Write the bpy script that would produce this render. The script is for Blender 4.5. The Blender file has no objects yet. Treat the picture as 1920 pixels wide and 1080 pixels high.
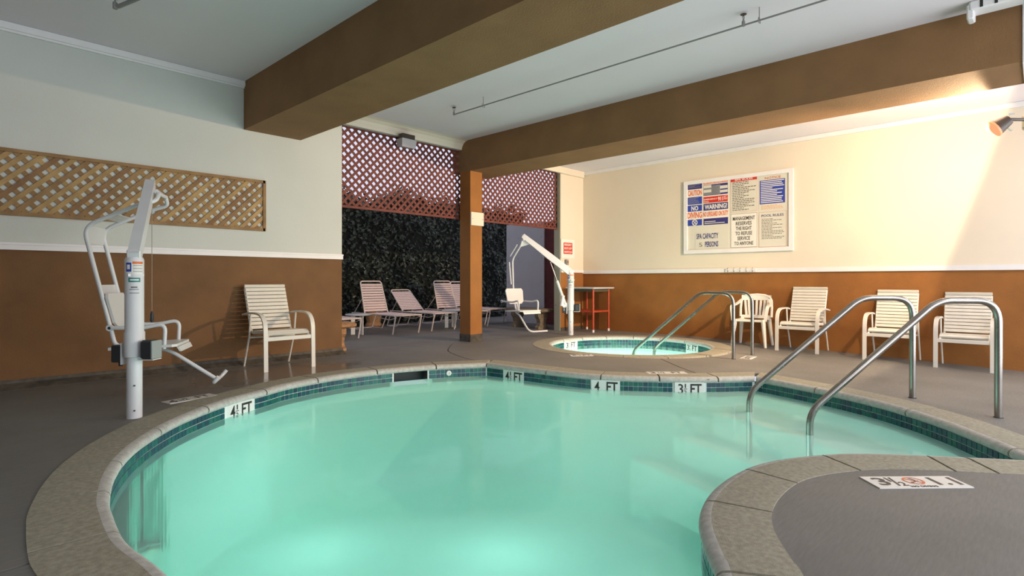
import bpy, math, random
from mathutils import Vector, Matrix, noise as mnoise
from mathutils.geometry import delaunay_2d_cdt, tessellate_polygon
random.seed(7)
PI = math.pi
C = bpy.context.scene.collection
scn = bpy.context.scene

# ------------------------------------------------------------------ camera, world, lights
FPX = 1050.0; HZ = 525.0; YAW = math.radians(43.3)
CA, SA = math.cos(YAW), math.sin(YAW)
cam_d = bpy.data.cameras.new('camera'); cam = bpy.data.objects.new('camera', cam_d); C.objects.link(cam)
cam.location = (0, 0, 1.0); cam.rotation_euler = (PI/2, 0, YAW - PI/2)
cam_d.sensor_width = 36; cam_d.lens = 36*FPX/1920; cam_d.shift_y = -(540-HZ)/1920
cam_d.clip_start = 0.02; cam_d.clip_end = 200
scn.camera = cam
vs = scn.view_settings
vs.view_transform = 'Standard'; vs.look = 'None'; vs.gamma = 1; vs.use_curve_mapping = False
vs.exposure = 0.0
w = bpy.data.worlds.new('world'); scn.world = w; w.use_nodes = True
bg = w.node_tree.nodes['Background']; bg.inputs[0].default_value = (0.80, 0.82, 1.0, 1); bg.inputs[1].default_value = 0.95

def lamp(name, kind, loc, energy, col, size=0.1, aim=None, spot=None, blend=0.1):
    l = bpy.data.lights.new(name, kind); l.energy = energy; l.color = col
    if kind == 'AREA': l.shape = 'DISK'; l.size = size
    else: l.shadow_soft_size = size
    if kind == 'SPOT': l.spot_size = spot; l.spot_blend = blend
    o = bpy.data.objects.new(name, l); C.objects.link(o); o.location = loc
    if aim is not None: o.rotation_euler = Vector(aim).to_track_quat('-Z', 'Y').to_euler()
    return o
# the floodlight on the right wall (its housing is built below); the hood cuts the light off towards -Y
KEY = lamp('floodlight_beam', 'SPOT', (7.50, 0.38, 2.56), 400, (1.0, 0.72, 0.43), 0.05, (0.0, 1, 0.31), PI*0.995, 0.06)
lamp('floodlight_boost', 'SPOT', (7.50, 0.40, 2.54), 900, (1.0, 0.68, 0.40), 0.05, (-0.12, 1, -0.27), math.radians(94), 0.9)  # second spot added here so the far parts get enough warm light
# unseen fill lamps added near the ceiling to brighten the room
fill_lamps = [(0.9, -1.6, 3.22), (4.8, -1.9, 3.12), (8.1, -1.6, 3.1)]
for p in fill_lamps:
    lamp('fill_lamp_light', 'SPOT', (p[0], p[1], p[2]-0.12), 70, (1.0, 0.98, 0.94), 0.22, (0, 0, -1), math.radians(176), 0.3)
# unseen area light added as fill, standing for daylight behind the camera
dl = lamp('daylight_fill', 'AREA', (5.4, -3.35, 1.2), 315, (0.97, 0.98, 1.0), 1.0, (-0.1, 1, 0.25))
dl.data.shape = 'RECTANGLE'; dl.data.size = 8.0; dl.data.size_y = 2.2
for p_, e_ in (((1.25, 3.3, -0.6), 14), ((2.4, 2.3, -0.7), 6), ((3.3, 3.2, -0.7), 14), ((2.3, 4.4, -0.7), 14), ((3.5, 1.7, -0.6), 7)):
    lamp('pool_and_fill_light', 'POINT', p_, e_, (0.90, 1.0, 0.97), 0.3)  # points spread through the water, several added only to brighten it
lamp('spa_light', 'POINT', (7.55, 4.6, -0.6), 45, (0.9, 1.0, 0.97), 0.2)

# ------------------------------------------------------------------ pixel helpers (photo frame 1920x1080)
def ray(px, py):
    u = (px-960)/FPX
    return Vector((CA+SA*u, SA-CA*u, (HZ-py)/FPX))
def onz(px, py, z=0.0):
    d = ray(px, py); t = (z-1.0)/d.z; return Vector((d.x*t, d.y*t, z))
def onx(px, py, X):
    d = ray(px, py); t = X/d.x; return Vector((X, d.y*t, 1+d.z*t))
def ony(px, py, Y):
    d = ray(px, py); t = Y/d.y; return Vector((d.x*t, Y, 1+d.z*t))
def pxof(x, y):
    F = CA*x+SA*y; R = SA*x-CA*y
    return 960+FPX*R/F if F > 0.05 else None
def clamp(a, lo=0.0, hi=1.0): return max(lo, min(hi, a))
def fz(x, y):                                   # the deck falls gently towards the right wall
    sx = clamp((x-5.7)/3.5, 0, 1.05); sy = clamp((4.5-y)/4.2, 0, 1.5)
    if y > 6.9: return 0.0
    return -0.13*sx*sy

YL, XR = 6.88, 9.45

# ------------------------------------------------------------------ materials
def newmat(name):
    m = bpy.data.materials.new(name); m.use_nodes = True
    nt = m.node_tree; b = nt.nodes['Principled BSDF']; return m, nt, b
def N(nt, t, **kw):
    n = nt.nodes.new(t)
    for k, v in kw.items(): setattr(n, k, v)
    return n
def mat(name, col, rough=0.6, metal=0.0, noise=0.0, nscale=8.0, bump=0.0, bscale=120.0, bdist=0.004, col2=None, spec=None, coat=0.0, detail=6, n_rough=0.0):
    m, nt, b = newmat(name); L = nt.links.new
    b.inputs['Base Color'].default_value = (*col, 1); b.inputs['Roughness'].default_value = rough; b.inputs['Metallic'].default_value = metal
    if spec is not None: b.inputs['Specular IOR Level'].default_value = spec
    if coat: b.inputs['Coat Weight'].default_value = coat; b.inputs['Coat Roughness'].default_value = 0.1
    tc = N(nt, 'ShaderNodeTexCoord')
    if noise or col2:
        n = N(nt, 'ShaderNodeTexNoise'); n.inputs['Scale'].default_value = nscale; n.inputs['Detail'].default_value = detail
        L(tc.outputs['Object'], n.inputs['Vector'])
        r = N(nt, 'ShaderNodeValToRGB'); r.color_ramp.elements[0].position = 0.32; r.color_ramp.elements[1].position = 0.68
        if col2 is None:
            c0 = tuple(clamp(c*(1-noise)) for c in col); c1 = tuple(clamp(c*(1+noise)) for c in col)
        else: c0, c1 = col, col2
        r.color_ramp.elements[0].color = (*c0, 1); r.color_ramp.elements[1].color = (*c1, 1)
        L(n.outputs['Fac'], r.inputs['Fac']); L(r.outputs['Color'], b.inputs['Base Color'])
        if n_rough:
            mr = N(nt, 'ShaderNodeMapRange'); mr.inputs['To Min'].default_value = rough-n_rough; mr.inputs['To Max'].default_value = rough+n_rough
            L(n.outputs['Fac'], mr.inputs['Value']); L(mr.outputs['Result'], b.inputs['Roughness'])
    if bump:
        n2 = N(nt, 'ShaderNodeTexNoise'); n2.inputs['Scale'].default_value = bscale; n2.inputs['Detail'].default_value = 3
        L(tc.outputs['Object'], n2.inputs['Vector'])
        bp = N(nt, 'ShaderNodeBump'); bp.inputs['Strength'].default_value = bump; bp.inputs['Distance'].default_value = bdist
        L(n2.outputs['Fac'], bp.inputs['Height']); L(bp.outputs['Normal'], b.inputs['Normal'])
    return m
M = {}
M['wall_white'] = mat('pale stucco', (0.57, 0.60, 0.56), 0.85, noise=0.025, nscale=1.3, bump=0.25, bscale=60)
M['wall_cream'] = mat('lamplit cream stucco', (0.74, 0.665, 0.54), 0.85, noise=0.025, nscale=1.3, bump=0.2, bscale=60)  # warm lamplight of the right wall is put into this stucco colour
M['ceil'] = mat('ceiling plaster', (0.77, 0.73, 0.77), 0.9, noise=0.02, nscale=1.1, bump=0.15, bscale=40)
M['brown'] = mat('brown stucco', (0.165, 0.082, 0.029), 0.8, noise=0.14, nscale=3, bump=0.6, bscale=90, bdist=0.006)  # darker copy of the right wall's brown, for the unlit left wall
M['ochre'] = mat('warm lit brown stucco', (0.27, 0.105, 0.020), 0.8, noise=0.12, nscale=3, bump=0.5, bscale=90, bdist=0.006)  # same brown as the left wall, with warm lamplight in the colour
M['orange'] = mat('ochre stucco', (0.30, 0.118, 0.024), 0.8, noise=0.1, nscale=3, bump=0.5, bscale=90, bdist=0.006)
M['beam'] = mat('beam stucco', (0.25, 0.135, 0.055), 0.85, noise=0.1, nscale=2.5, bump=0.6, bscale=80, bdist=0.006)
M['base'] = mat('dark base band', (0.07, 0.06, 0.045), 0.7, noise=0.4, nscale=14, bump=0.4, bscale=40)
M['trim'] = mat('white trim paint', (0.78, 0.78, 0.78), 0.5, noise=0.03, nscale=5)
M['wood'] = mat('raw lattice wood', (0.20, 0.11, 0.038), 0.65, col2=(0.33, 0.20, 0.075), nscale=5, bump=0.2, bscale=60)
M['wood2'] = mat('golden lattice wood', (0.30, 0.185, 0.062), 0.65, col2=(0.45, 0.29, 0.115), nscale=6, bump=0.2, bscale=60)
M['wood3'] = mat('brown lattice wood', (0.17, 0.085, 0.03), 0.65, col2=(0.28, 0.15, 0.055), nscale=6, bump=0.2, bscale=60)
M['redwood'] = mat('red stained lattice', (0.15, 0.036, 0.024), 0.7, noise=0.2, nscale=7)
M['maroon'] = mat('maroon wood', (0.12, 0.022, 0.022), 0.7, noise=0.2, nscale=6)
M['panel'] = mat('white panel', (0.55, 0.55, 0.58), 0.5, noise=0.03, nscale=3)
M['coping'] = mat('exposed coping concrete', (0.26, 0.24, 0.18), 0.75, col2=(0.37, 0.345, 0.265), nscale=45, bump=0.5, bscale=220, bdist=0.003, detail=10)
M['nosing'] = mat('worn coping concrete', (0.38, 0.37, 0.34), 0.7, col2=(0.52, 0.51, 0.48), nscale=30, bump=0.4, bscale=260, bdist=0.003, detail=8)
M['grout'] = mat('white grout', (0.72, 0.76, 0.74), 0.7)
M['plaster'] = mat('pool plaster', (0.72, 0.86, 0.80), 0.8, noise=0.02, nscale=2)
M['tiles'] = [mat('teal glazed tile', c, 0.3) for c in ((0.006, 0.085, 0.095), (0.008, 0.06, 0.085), (0.006, 0.10, 0.085), (0.01, 0.045, 0.075), (0.015, 0.12, 0.105))]
M['marker'] = mat('white ceramic', (0.70, 0.70, 0.68), 0.3)
M['black'] = mat('black ink', (0.015, 0.015, 0.015), 0.5)
M['steel'] = mat('stainless steel', (0.36, 0.34, 0.31), 0.27, 1.0, noise=0.10, nscale=5, n_rough=0.04)
M['lift'] = mat('white powder coat', (0.69, 0.70, 0.71), 0.35, noise=0.02, nscale=6)
M['liftseat'] = mat('white lift plastic', (0.72, 0.72, 0.70), 0.4)
M['darkplastic'] = mat('charcoal plastic', (0.025, 0.027, 0.03), 0.5)
M['chair'] = mat('cream vinyl strap', (0.72, 0.69, 0.60), 0.45, noise=0.03, nscale=12)
M['chairframe'] = mat('cream powder coat', (0.70, 0.67, 0.59), 0.35)
M['plastic'] = mat('white moulded plastic', (0.75, 0.72, 0.64), 0.4)
M['lounge'] = mat('pale pink strap', (0.72, 0.58, 0.55), 0.5)
M['loungeframe'] = mat('lounger frame paint', (0.68, 0.58, 0.52), 0.4)
M['table_top'] = mat('grey white table top', (0.55, 0.56, 0.55), 0.4)
M['redmetal'] = mat('red painted steel', (0.42, 0.06, 0.02), 0.5, noise=0.15, nscale=15)
M['stone'] = mat('cast stone', (0.36, 0.20, 0.09), 0.85, noise=0.25, nscale=30, bump=0.8, bscale=60, bdist=0.01)
M['greystone'] = mat('pebbled stone', (0.20, 0.16, 0.11), 0.9, noise=0.4, nscale=50, bump=0.8, bscale=70, bdist=0.01)
M['galv'] = mat('painted pipe', (0.26, 0.26, 0.25), 0.5)
M['brass'] = mat('dark sprinkler metal', (0.10, 0.10, 0.09), 0.4, 0.8)
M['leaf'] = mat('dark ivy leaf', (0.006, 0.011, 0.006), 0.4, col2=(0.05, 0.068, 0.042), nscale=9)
M['soil_and_shade'] = mat('hedge shade', (0.004, 0.006, 0.004), 0.9)  # near-black: stands for shade inside the hedge, and the planter's earth
M['housing'] = mat('dark lamp housing', (0.05, 0.035, 0.025), 0.4)
M['boxgrey'] = mat('grey green junction box', (0.42, 0.44, 0.36), 0.5)
M['lampgrey'] = mat('grey fixture', (0.42, 0.40, 0.42), 0.5)
M['void'] = mat('dark recess', (0.01, 0.014, 0.012), 0.5)
M['joint'] = mat('joint filler', (0.035, 0.03, 0.025), 0.9)
M['cable'] = mat('tan cord', (0.35, 0.30, 0.24), 0.7)
INK = {}
def ink(name, c): INK[name] = mat(name+' ink', c, 0.5); return INK[name]
ink('white', (0.80, 0.78, 0.72)); ink('red', (0.60, 0.03, 0.015)); ink('blue', (0.03, 0.06, 0.36)); ink('navy', (0.035, 0.035, 0.18))
ink('orange', (0.72, 0.16, 0.04)); ink('grey', (0.22, 0.23, 0.26)); ink('paper', (0.68, 0.66, 0.57)); ink('dark', (0.05, 0.045, 0.04)); ink('line', (0.16, 0.15, 0.13))
ink('rust', (0.50, 0.13, 0.02)); ink('paleorange', (0.70, 0.40, 0.20)); ink('teal', (0.03, 0.22, 0.20)); ink('pink', (0.62, 0.30, 0.25))
def emat(name, col, s):
    m, nt, b = newmat(name); b.inputs['Base Color'].default_value = (*col, 1)
    b.inputs['Emission Color'].default_value = (*col, 1); b.inputs['Emission Strength'].default_value = s; return m
M['glow'] = emat('lamp glass glow', (1.0, 0.86, 0.72), 3.0)
M['glowred'] = emat('lamp rim glow', (1.0, 0.25, 0.12), 0.9)
M['filldiff'] = emat('fill lamp diffuser', (0.95, 1.0, 0.97), 6.0)  # glowing face of the added fill lamps

# deck: grey painted concrete, with brushed grain and a few wet, glossier patches
def deck_mat():
    m, nt, b = newmat('grey painted deck concrete'); L = nt.links.new
    tc = N(nt, 'ShaderNodeTexCoord')
    n = N(nt, 'ShaderNodeTexNoise'); n.inputs['Scale'].default_value = 1.1; n.inputs['Detail'].default_value = 8; L(tc.outputs['Object'], n.inputs['Vector'])
    r = N(nt, 'ShaderNodeValToRGB'); r.color_ramp.elements[0].position = 0.3; r.color_ramp.elements[1].position = 0.7
    r.color_ramp.elements[0].color = (0.142, 0.137, 0.127, 1); r.color_ramp.elements[1].color = (0.195, 0.188, 0.174, 1)
    L(n.outputs['Fac'], r.inputs['Fac'])
    mp = N(nt, 'ShaderNodeMapping'); mp.inputs['Scale'].default_value = (12, 90, 12); mp.inputs['Rotation'].default_value = (0, 0, 0.5); L(tc.outputs['Object'], mp.inputs['Vector'])
    n2 = N(nt, 'ShaderNodeTexNoise'); n2.inputs['Scale'].default_value = 1.0; n2.inputs['Detail'].default_value = 5; L(mp.outputs['Vector'], n2.inputs['Vector'])
    mx = N(nt, 'ShaderNodeMixRGB', blend_type='OVERLAY'); mx.inputs['Fac'].default_value = 0.22
    L(r.outputs['Color'], mx.inputs['Color1']); L(n2.outputs['Fac'], mx.inputs['Color2']); L(mx.outputs['Color'], b.inputs['Base Color'])
    # wet patch by the left chair
    sub = N(nt, 'ShaderNodeVectorMath', operation='DISTANCE'); sub.inputs[1].default_value = (2.6, 6.0, 0)
    L(tc.outputs['Object'], sub.inputs[0])
    ad = N(nt, 'ShaderNodeMath', operation='MULTIPLY_ADD'); L(n.outputs['Fac'], ad.inputs[0]); ad.inputs[1].default_value = 2.2; L(sub.outputs['Value'], ad.inputs[2])
    mr = N(nt, 'ShaderNodeMapRange'); mr.inputs['From Min'].default_value = 1.75; mr.inputs['From Max'].default_value = 2.2
    mr.inputs['To Min'].default_value = 0.12; mr.inputs['To Max'].default_value = 0.62
    L(ad.outputs['Value'], mr.inputs['Value']); L(mr.outputs['Result'], b.inputs['Roughness'])
    bp = N(nt, 'ShaderNodeBump'); bp.inputs['Strength'].default_value = 0.18; bp.inputs['Distance'].default_value = 0.003
    L(n2.outputs['Fac'], bp.inputs['Height']); L(bp.outputs['Normal'], b.inputs['Normal'])
    return m
M['deck'] = deck_mat()
def water_mat(name, absorb, dens, cloud):
    m = bpy.data.materials.new(name); m.use_nodes = True; nt = m.node_tree; nt.nodes.clear(); L = nt.links.new
    out = N(nt, 'ShaderNodeOutputMaterial')
    tr = N(nt, 'ShaderNodeBsdfTransparent'); gl = N(nt, 'ShaderNodeBsdfGlossy'); gl.inputs['Roughness'].default_value = 0.06
    gl.inputs['Color'].default_value = (0.9, 1, 0.97, 1)
    fr = N(nt, 'ShaderNodeFresnel'); fr.inputs['IOR'].default_value = 1.08
    tc = N(nt, 'ShaderNodeTexCoord'); nz = N(nt, 'ShaderNodeTexNoise'); nz.inputs['Scale'].default_value = 2.2; nz.inputs['Detail'].default_value = 2
    L(tc.outputs['Object'], nz.inputs['Vector'])
    bp = N(nt, 'ShaderNodeBump'); bp.inputs['Strength'].default_value = 0.25; bp.inputs['Distance'].default_value = 0.02
    L(nz.outputs['Fac'], bp.inputs['Height']); L(bp.outputs['Normal'], fr.inputs['Normal']); L(bp.outputs['Normal'], gl.inputs['Normal'])
    df = N(nt, 'ShaderNodeBsdfDiffuse'); df.inputs['Color'].default_value = (0.54, 0.94, 0.85, 1)
    m1 = N(nt, 'ShaderNodeMixShader'); m1.inputs[0].default_value = cloud; L(tr.outputs[0], m1.inputs[1]); L(df.outputs[0], m1.inputs[2])
    mx = N(nt, 'ShaderNodeMixShader'); L(fr.outputs[0], mx.inputs[0]); L(m1.outputs[0], mx.inputs[1]); L(gl.outputs[0], mx.inputs[2])
    L(mx.outputs[0], out.inputs['Surface'])
    va = N(nt, 'ShaderNodeVolumeAbsorption'); va.inputs['Color'].default_value = (*absorb, 1); va.inputs['Density'].default_value = dens
    L(va.outputs[0], out.inputs['Volume'])
    return m
M['water'] = water_mat('cloudy mint pool water', (0.74, 0.97, 0.94), 0.6, 0.44)
M['spawater'] = water_mat('clear spa water', (0.7, 0.98, 0.94), 0.45, 0.2)

# ------------------------------------------------------------------ mesh builder
class MB:
    def __init__(s): s.v = []; s.f = []; s.m = []; s.mi = 0
    def add(s, vs_, fs):
        o = len(s.v); s.v += [tuple(p) for p in vs_]; s.f += [tuple(i+o for i in f) for f in fs]; s.m += [s.mi]*len(fs); return s
    def box(s, c, size, rot=None, bev=0.0):
        hx, hy, hz = [a/2 for a in size]; R = rot if rot is not None else Matrix.Identity(3)
        if bev <= 0:
            P = [Vector((sx*hx, sy*hy, sz*hz)) for sz in (-1, 1) for sy in (-1, 1) for sx in (-1, 1)]
            F = [(0, 2, 3, 1), (4, 5, 7, 6), (0, 1, 5, 4), (2, 6, 7, 3), (0, 4, 6, 2), (1, 3, 7, 5)]
        else:
            b = min(bev, hx*.9, hy*.9, hz*.9); P = []; F = []
            ring = [(-hx+b, -hy), (hx-b, -hy), (hx, -hy+b), (hx, hy-b), (hx-b, hy), (-hx+b, hy), (-hx, hy-b), (-hx, -hy+b)]
            ins = [(-hx+b, -hy+b), (hx-b, -hy+b), (hx-b, -hy+b), (hx-b, hy-b), (hx-b, hy-b), (-hx+b, hy-b), (-hx+b, hy-b), (-hx+b, -hy+b)]
            q = b
            sc = lambda r, k: [(x*(1-k/hx) if hx > 0 else x, y*(1-k/hy)) for x, y in r]
            for z, rr in ((-hz, sc(ring, q)), (-hz+b, ring), (hz-b, ring), (hz, sc(ring, q))):
                P += [Vector((x, y, z)) for x, y in rr]
            for k in range(3):
                for i in range(8):
                    j = (i+1) % 8; F.append((k*8+i, k*8+j, k*8+8+j, k*8+8+i))
            F.append(tuple(range(7, -1, -1))); F.append(tuple(range(24, 32)))
        return s.add([Vector(c)+R@p for p in P], F)
    def b2(s, a, b): return s.box([(a[i]+b[i])/2 for i in range(3)], [abs(b[i]-a[i]) for i in range(3)])
    def tube(s, path, r, seg=10, caps=True):
        P = [Vector(p) for p in path]; n = len(P); up = None; base = len(s.v); vs_ = []
        rr = r if isinstance(r, (list, tuple)) else [r]*n
        for i in range(n):
            t = (P[min(i+1, n-1)]-P[max(i-1, 0)])
            if t.length < 1e-9: t = Vector((0, 0, 1))
            t.normalize()
            if up is None:
                up = Vector((0, 0, 1)) if abs(t.z) < 0.9 else Vector((1, 0, 0))
            a = up - t*up.dot(t)
            if a.length < 1e-6: a = t.orthogonal()
            a.normalize(); up = a; b = t.cross(a)
            for k in range(seg):
                an = 2*PI*k/seg; vs_.append(P[i]+(a*math.cos(an)+b*math.sin(an))*rr[i])
        F = []
        for i in range(n-1):
            for k in range(seg):
                k2 = (k+1) % seg; F.append((i*seg+k, i*seg+k2, (i+1)*seg+k2, (i+1)*seg+k))
        if caps: F.append(tuple(range(seg-1, -1, -1))); F.append(tuple((n-1)*seg+k for k in range(seg)))
        return s.add(vs_, F)
    def cyl(s, c, r, h, seg=16, r2=None): return s.tube([c, (c[0], c[1], c[2]+h)], [r, r if r2 is None else r2], seg)
    def band(s, path, side, wd, th):            # flat strip swept along a path; side = width direction
        P = [Vector(p) for p in path]; n = len(P); sd = Vector(side).normalized(); vs_ = []; F = []
        for i in range(n):
            t = (P[min(i+1, n-1)]-P[max(i-1, 0)]).normalized(); nn = t.cross(sd).normalized()
            for a, b in ((-1, -1), (1, -1), (1, 1), (-1, 1)): vs_.append(P[i]+sd*a*wd/2+nn*b*th/2)
        for i in range(n-1):
            for k in range(4):
                k2 = (k+1) % 4; F.append((i*4+k, i*4+k2, (i+1)*4+k2, (i+1)*4+k))
        F.append((3, 2, 1, 0)); F.append(tuple((n-1)*4+k for k in range(4)))
        return s.add(vs_, F)
    def lathe(s, prof, c=(0, 0, 0), seg=24, axis=None):
        vs_ = []; F = []; n = len(prof)
        for r, z in prof:
            for k in range(seg):
                a = 2*PI*k/seg; vs_.append(Vector((r*math.cos(a), r*math.sin(a), z)))
        for i in range(n-1):
            for k in range(seg):
                k2 = (k+1) % seg; F.append((i*seg+k, i*seg+k2, (i+1)*seg+k2, (i+1)*seg+k))
        F.append(tuple(range(seg-1, -1, -1))); F.append(tuple((n-1)*seg+k for k in range(seg)))
        R = Matrix.Identity(3) if axis is None else Vector((0, 0, 1)).rotation_difference(Vector(axis)).to_matrix()
        return s.add([Vector(c)+R@p for p in vs_], F)
    def prism(s, poly, z0, z1):                 # horizontal polygon, extruded
        n = len(poly); vs_ = [(p[0], p[1], z0) for p in poly]+[(p[0], p[1], z1) for p in poly]; F = []
        for t in tessellate_polygon([[Vector((p[0], p[1], 0)) for p in poly]]):
            F.append((t[0]+n, t[1]+n, t[2]+n)); F.append((t[2], t[1], t[0]))
        for i in range(n): j = (i+1) % n; F.append((i, j, j+n, i+n))
        return s.add(vs_, F)
    def plate(s, pts3, off):                    # planar polygon (3-D) thickened by vector off
        n = len(pts3); P = [Vector(p) for p in pts3]; o = Vector(off)
        nn = Vector((0, 0, 0))
        for i in range(n): nn += P[i].cross(P[(i+1) % n])
        q = nn.normalized().rotation_difference(Vector((0, 0, 1))).to_matrix(); flat = [q@p for p in P]
        F = []
        for t in tessellate_polygon([[Vector((p.x, p.y, 0)) for p in flat]]):
            F.append((t[0], t[1], t[2])); F.append((t[2]+n, t[1]+n, t[0]+n))
        for i in range(n): j = (i+1) % n; F.append((j, i, i+n, j+n))
        return s.add(P+[p+o for p in P], F)
    def build(s, name, m, parent=None, smooth=False, fixn=True):
        me = bpy.data.meshes.new(name); me.from_pydata(s.v, [], s.f)
        ms = m if isinstance(m, (list, tuple)) else [m]
        for x in ms: me.materials.append(x)
        if len(ms) > 1:
            for p, i in zip(me.polygons, s.m): p.material_index = i
        if fixn:
            import bmesh
            bm = bmesh.new(); bm.from_mesh(me); bmesh.ops.recalc_face_normals(bm, faces=bm.faces); bm.to_mesh(me); bm.free()
        if smooth:
            me.polygons.foreach_set('use_smooth', [True]*len(me.polygons))
            try: me.set_sharp_from_angle(angle=math.radians(40))
            except Exception: pass
        me.update()
        return link(name, me, parent)
def link(name, me, parent=None):
    o = bpy.data.objects.new(name, me); C.objects.link(o)
    if parent is not None: o.parent = parent
    return o
def thing(name, label, cat, loc=(0, 0, 0), rz=0.0, group=None):
    o = bpy.data.objects.new(name, None); C.objects.link(o); o.location = loc; o.rotation_euler = (0, 0, rz)
    o.empty_display_size = 0.1; tag(o, label, cat, group); return o
def tag(o, label, cat, group=None):
    o['label'] = label; o['category'] = cat
    if group: o['group'] = group
    return o
def struct(o): o['kind'] = 'structure'; return o
def stuff(o): o['kind'] = 'stuff'; return o
def copy_tree(o, parent=None):
    c = o.copy(); C.objects.link(c)
    if parent is not None: c.parent = parent
    for ch in list(o.children): copy_tree(ch, c)
    return c
def fillet(pts, rad, n=6):
    P = [Vector(p) for p in pts]; out = [P[0]]
    for i in range(1, len(P)-1):
        a = (P[i-1]-P[i]); b = (P[i+1]-P[i]); r = rad[i-1] if isinstance(rad, (list, tuple)) else rad
        r = min(r, a.length*0.49, b.length*0.49); a.normalize(); b.normalize()
        p0 = P[i]+a*r; p1 = P[i]+b*r
        for k in range(n+1):
            t = k/n; out.append(p0*(1-t)**2+P[i]*2*t*(1-t)+p1*t*t)
    out.append(P[-1]); return out
def text_mesh(txt, size, depth=0.001, align='CENTER', xs=1.0, bold=0.0):
    cu = bpy.data.curves.new('lettering', 'FONT'); cu.body = txt; cu.size = size; cu.extrude = depth; cu.align_x = align; cu.align_y = 'CENTER'
    cu.resolution_u = 2; cu.offset = bold
    o = bpy.data.objects.new('lettering', cu); C.objects.link(o)
    dg = bpy.context.evaluated_depsgraph_get(); me = bpy.data.meshes.new_from_object(o.evaluated_get(dg))
    bpy.data.objects.remove(o); bpy.data.curves.remove(cu)
    if xs != 1.0:
        for v in me.vertices: v.co.x *= xs
    return me
def text_fit(txt, width, height, depth=0.0008, bold=0.0):   # text scaled to fill width x height
    me = text_mesh(txt, 1.0, depth, bold=bold)
    xs = [v.co.x for v in me.vertices]; ys = [v.co.y for v in me.vertices]
    cx, cy = (min(xs)+max(xs))/2, (min(ys)+max(ys))/2; sx = width/(max(xs)-min(xs)); sy = height/(max(ys)-min(ys))
    for v in me.vertices: v.co.x = (v.co.x-cx)*sx; v.co.y = (v.co.y-cy)*sy
    return me
def put_text(me, m, mat4, parent, name='lettering'):
    me.materials.clear(); me.materials.append(m)
    me.transform(mat4); return link(name, me, parent)
def frame_mat(o, x, y):                          # local (x right, y up, z out) -> world
    X = Vector(x).normalized(); Y = Vector(y).normalized(); Z = X.cross(Y)
    return Matrix(((X.x, Y.x, Z.x, o[0]), (X.y, Y.y, Z.y, o[1]), (X.z, Y.z, Z.z, o[2]), (0, 0, 0, 1)))

# ------------------------------------------------------------------ pool outline
def crom(pts, step=0.05):
    P = [Vector((p[0], p[1])) for p in pts]; Q = [P[0]*2-P[1]]+P+[P[-1]*2-P[-2]]; out = []
    for i in range(1, len(Q)-2):
        for k in range(24):
            t = k/24; a, b, c, d = Q[i-1], Q[i], Q[i+1], Q[i+2]
            out.append(0.5*((2*b)+(c-a)*t+(2*a-5*b+4*c-d)*t*t+(3*b-a-3*c+d)*t**3))
    out.append(P[-1])
    for _ in range(12):                          # relax small kinks, ends fixed
        out = [out[0]]+[(out[j-1]+out[j]*2+out[j+1])/4 for j in range(1, len(out)-1)]+[out[-1]]
    s = [0]
    for a, b in zip(out, out[1:]): s.append(s[-1]+(b-a).length)
    n = max(2, round(s[-1]/step)); res = []; j = 0
    for k in range(n+1):
        d = s[-1]*k/n
        while j < len(s)-2 and s[j+1] < d: j += 1
        f = (d-s[j])/max(1e-9, s[j+1]-s[j]); res.append(out[j].lerp(out[j+1], clamp(f)))
    return res
T5 = lambda l: [onz(x, y, -0.05).to_2d() for x, y in l]
T1 = lambda l: [onz(x, y, -0.012).to_2d() for x, y in l]
V2 = lambda l: [Vector(p) for p in l]
seamA = Vector((1.35, 0.52)); CORNER = Vector((4.24, -0.03))
segA = crom([seamA]+V2([(0.98, 0.62), (0.70, 1.02), (0.585, 1.55)])+T1([(318, 1080), (246, 1024), (225, 994), (211, 960), (206, 938)])+T5([(214.6, 908), (239, 869), (281.5, 832), (345, 795), (426, 762.6), (500, 742), (547, 729), (640, 712), (734, 700.6), (816, 694), (912, 689.7)]))
segB = crom(T5([(912, 689.7), (1000, 700.6), (1110, 712.5), (1229, 717), (1322, 718), (1416, 716)]))
segC = crom(T5([(1416, 716), (1535, 739.3), (1644, 765), (1752, 799), (1860, 843.5), (1906, 865)])+[CORNER])
segD = crom([CORNER]+T1([(1920, 865.6), (1784, 859), (1665, 854), (1590, 853), (1542, 855), (1461, 864), (1397, 880), (1348, 909), (1319, 941.5), (1310, 973.7), (1314.5, 1006), (1332, 1054.5), (1342, 1080)])+[seamA])
loop = segA[:-1]+segB[:-1]+segC[:-1]+segD[:-1]
NL = len(loop)
def area(P): return sum(P[i].x*P[(i+1) % len(P)].y-P[(i+1) % len(P)].x*P[i].y for i in range(len(P)))/2
SG = 1.0 if area(loop) > 0 else -1.0
def offset(P, d):                                # closed loop, positive = outwards
    n = len(P); out = []
    for i in range(n):
        a = (P[i]-P[i-1]).normalized(); b = (P[(i+1) % n]-P[i]).normalized()
        na = Vector((a.y, -a.x))*SG; nb = Vector((b.y, -b.x))*SG; m = (na+nb)
        if m.length < 1e-6: m = na
        m.normalize(); c = max(0.45, m.dot(na)); out.append(P[i]+m*d/c)
    return out
W_COP = 0.285; ZW = -0.148
outer = offset(loop, W_COP)
# --- simple filter so the outward offset has no loops on the tight inner bends
def inside(p, P):
    c = False; n = len(P); j = n-1
    for i in range(n):
        if (P[i].y > p.y) != (P[j].y > p.y) and p.x < (P[j].x-P[i].x)*(p.y-P[i].y)/(P[j].y-P[i].y)+P[i].x: c = not c
        j = i
    return c
SPC = Vector((7.55, 4.62)); SPR = 1.19; SPW = 0.30
circ = lambda r, n=96: [Vector((SPC.x+r*math.cos(2*PI*k/n), SPC.y+r*math.sin(2*PI*k/n))) for k in range(n)]

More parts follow.
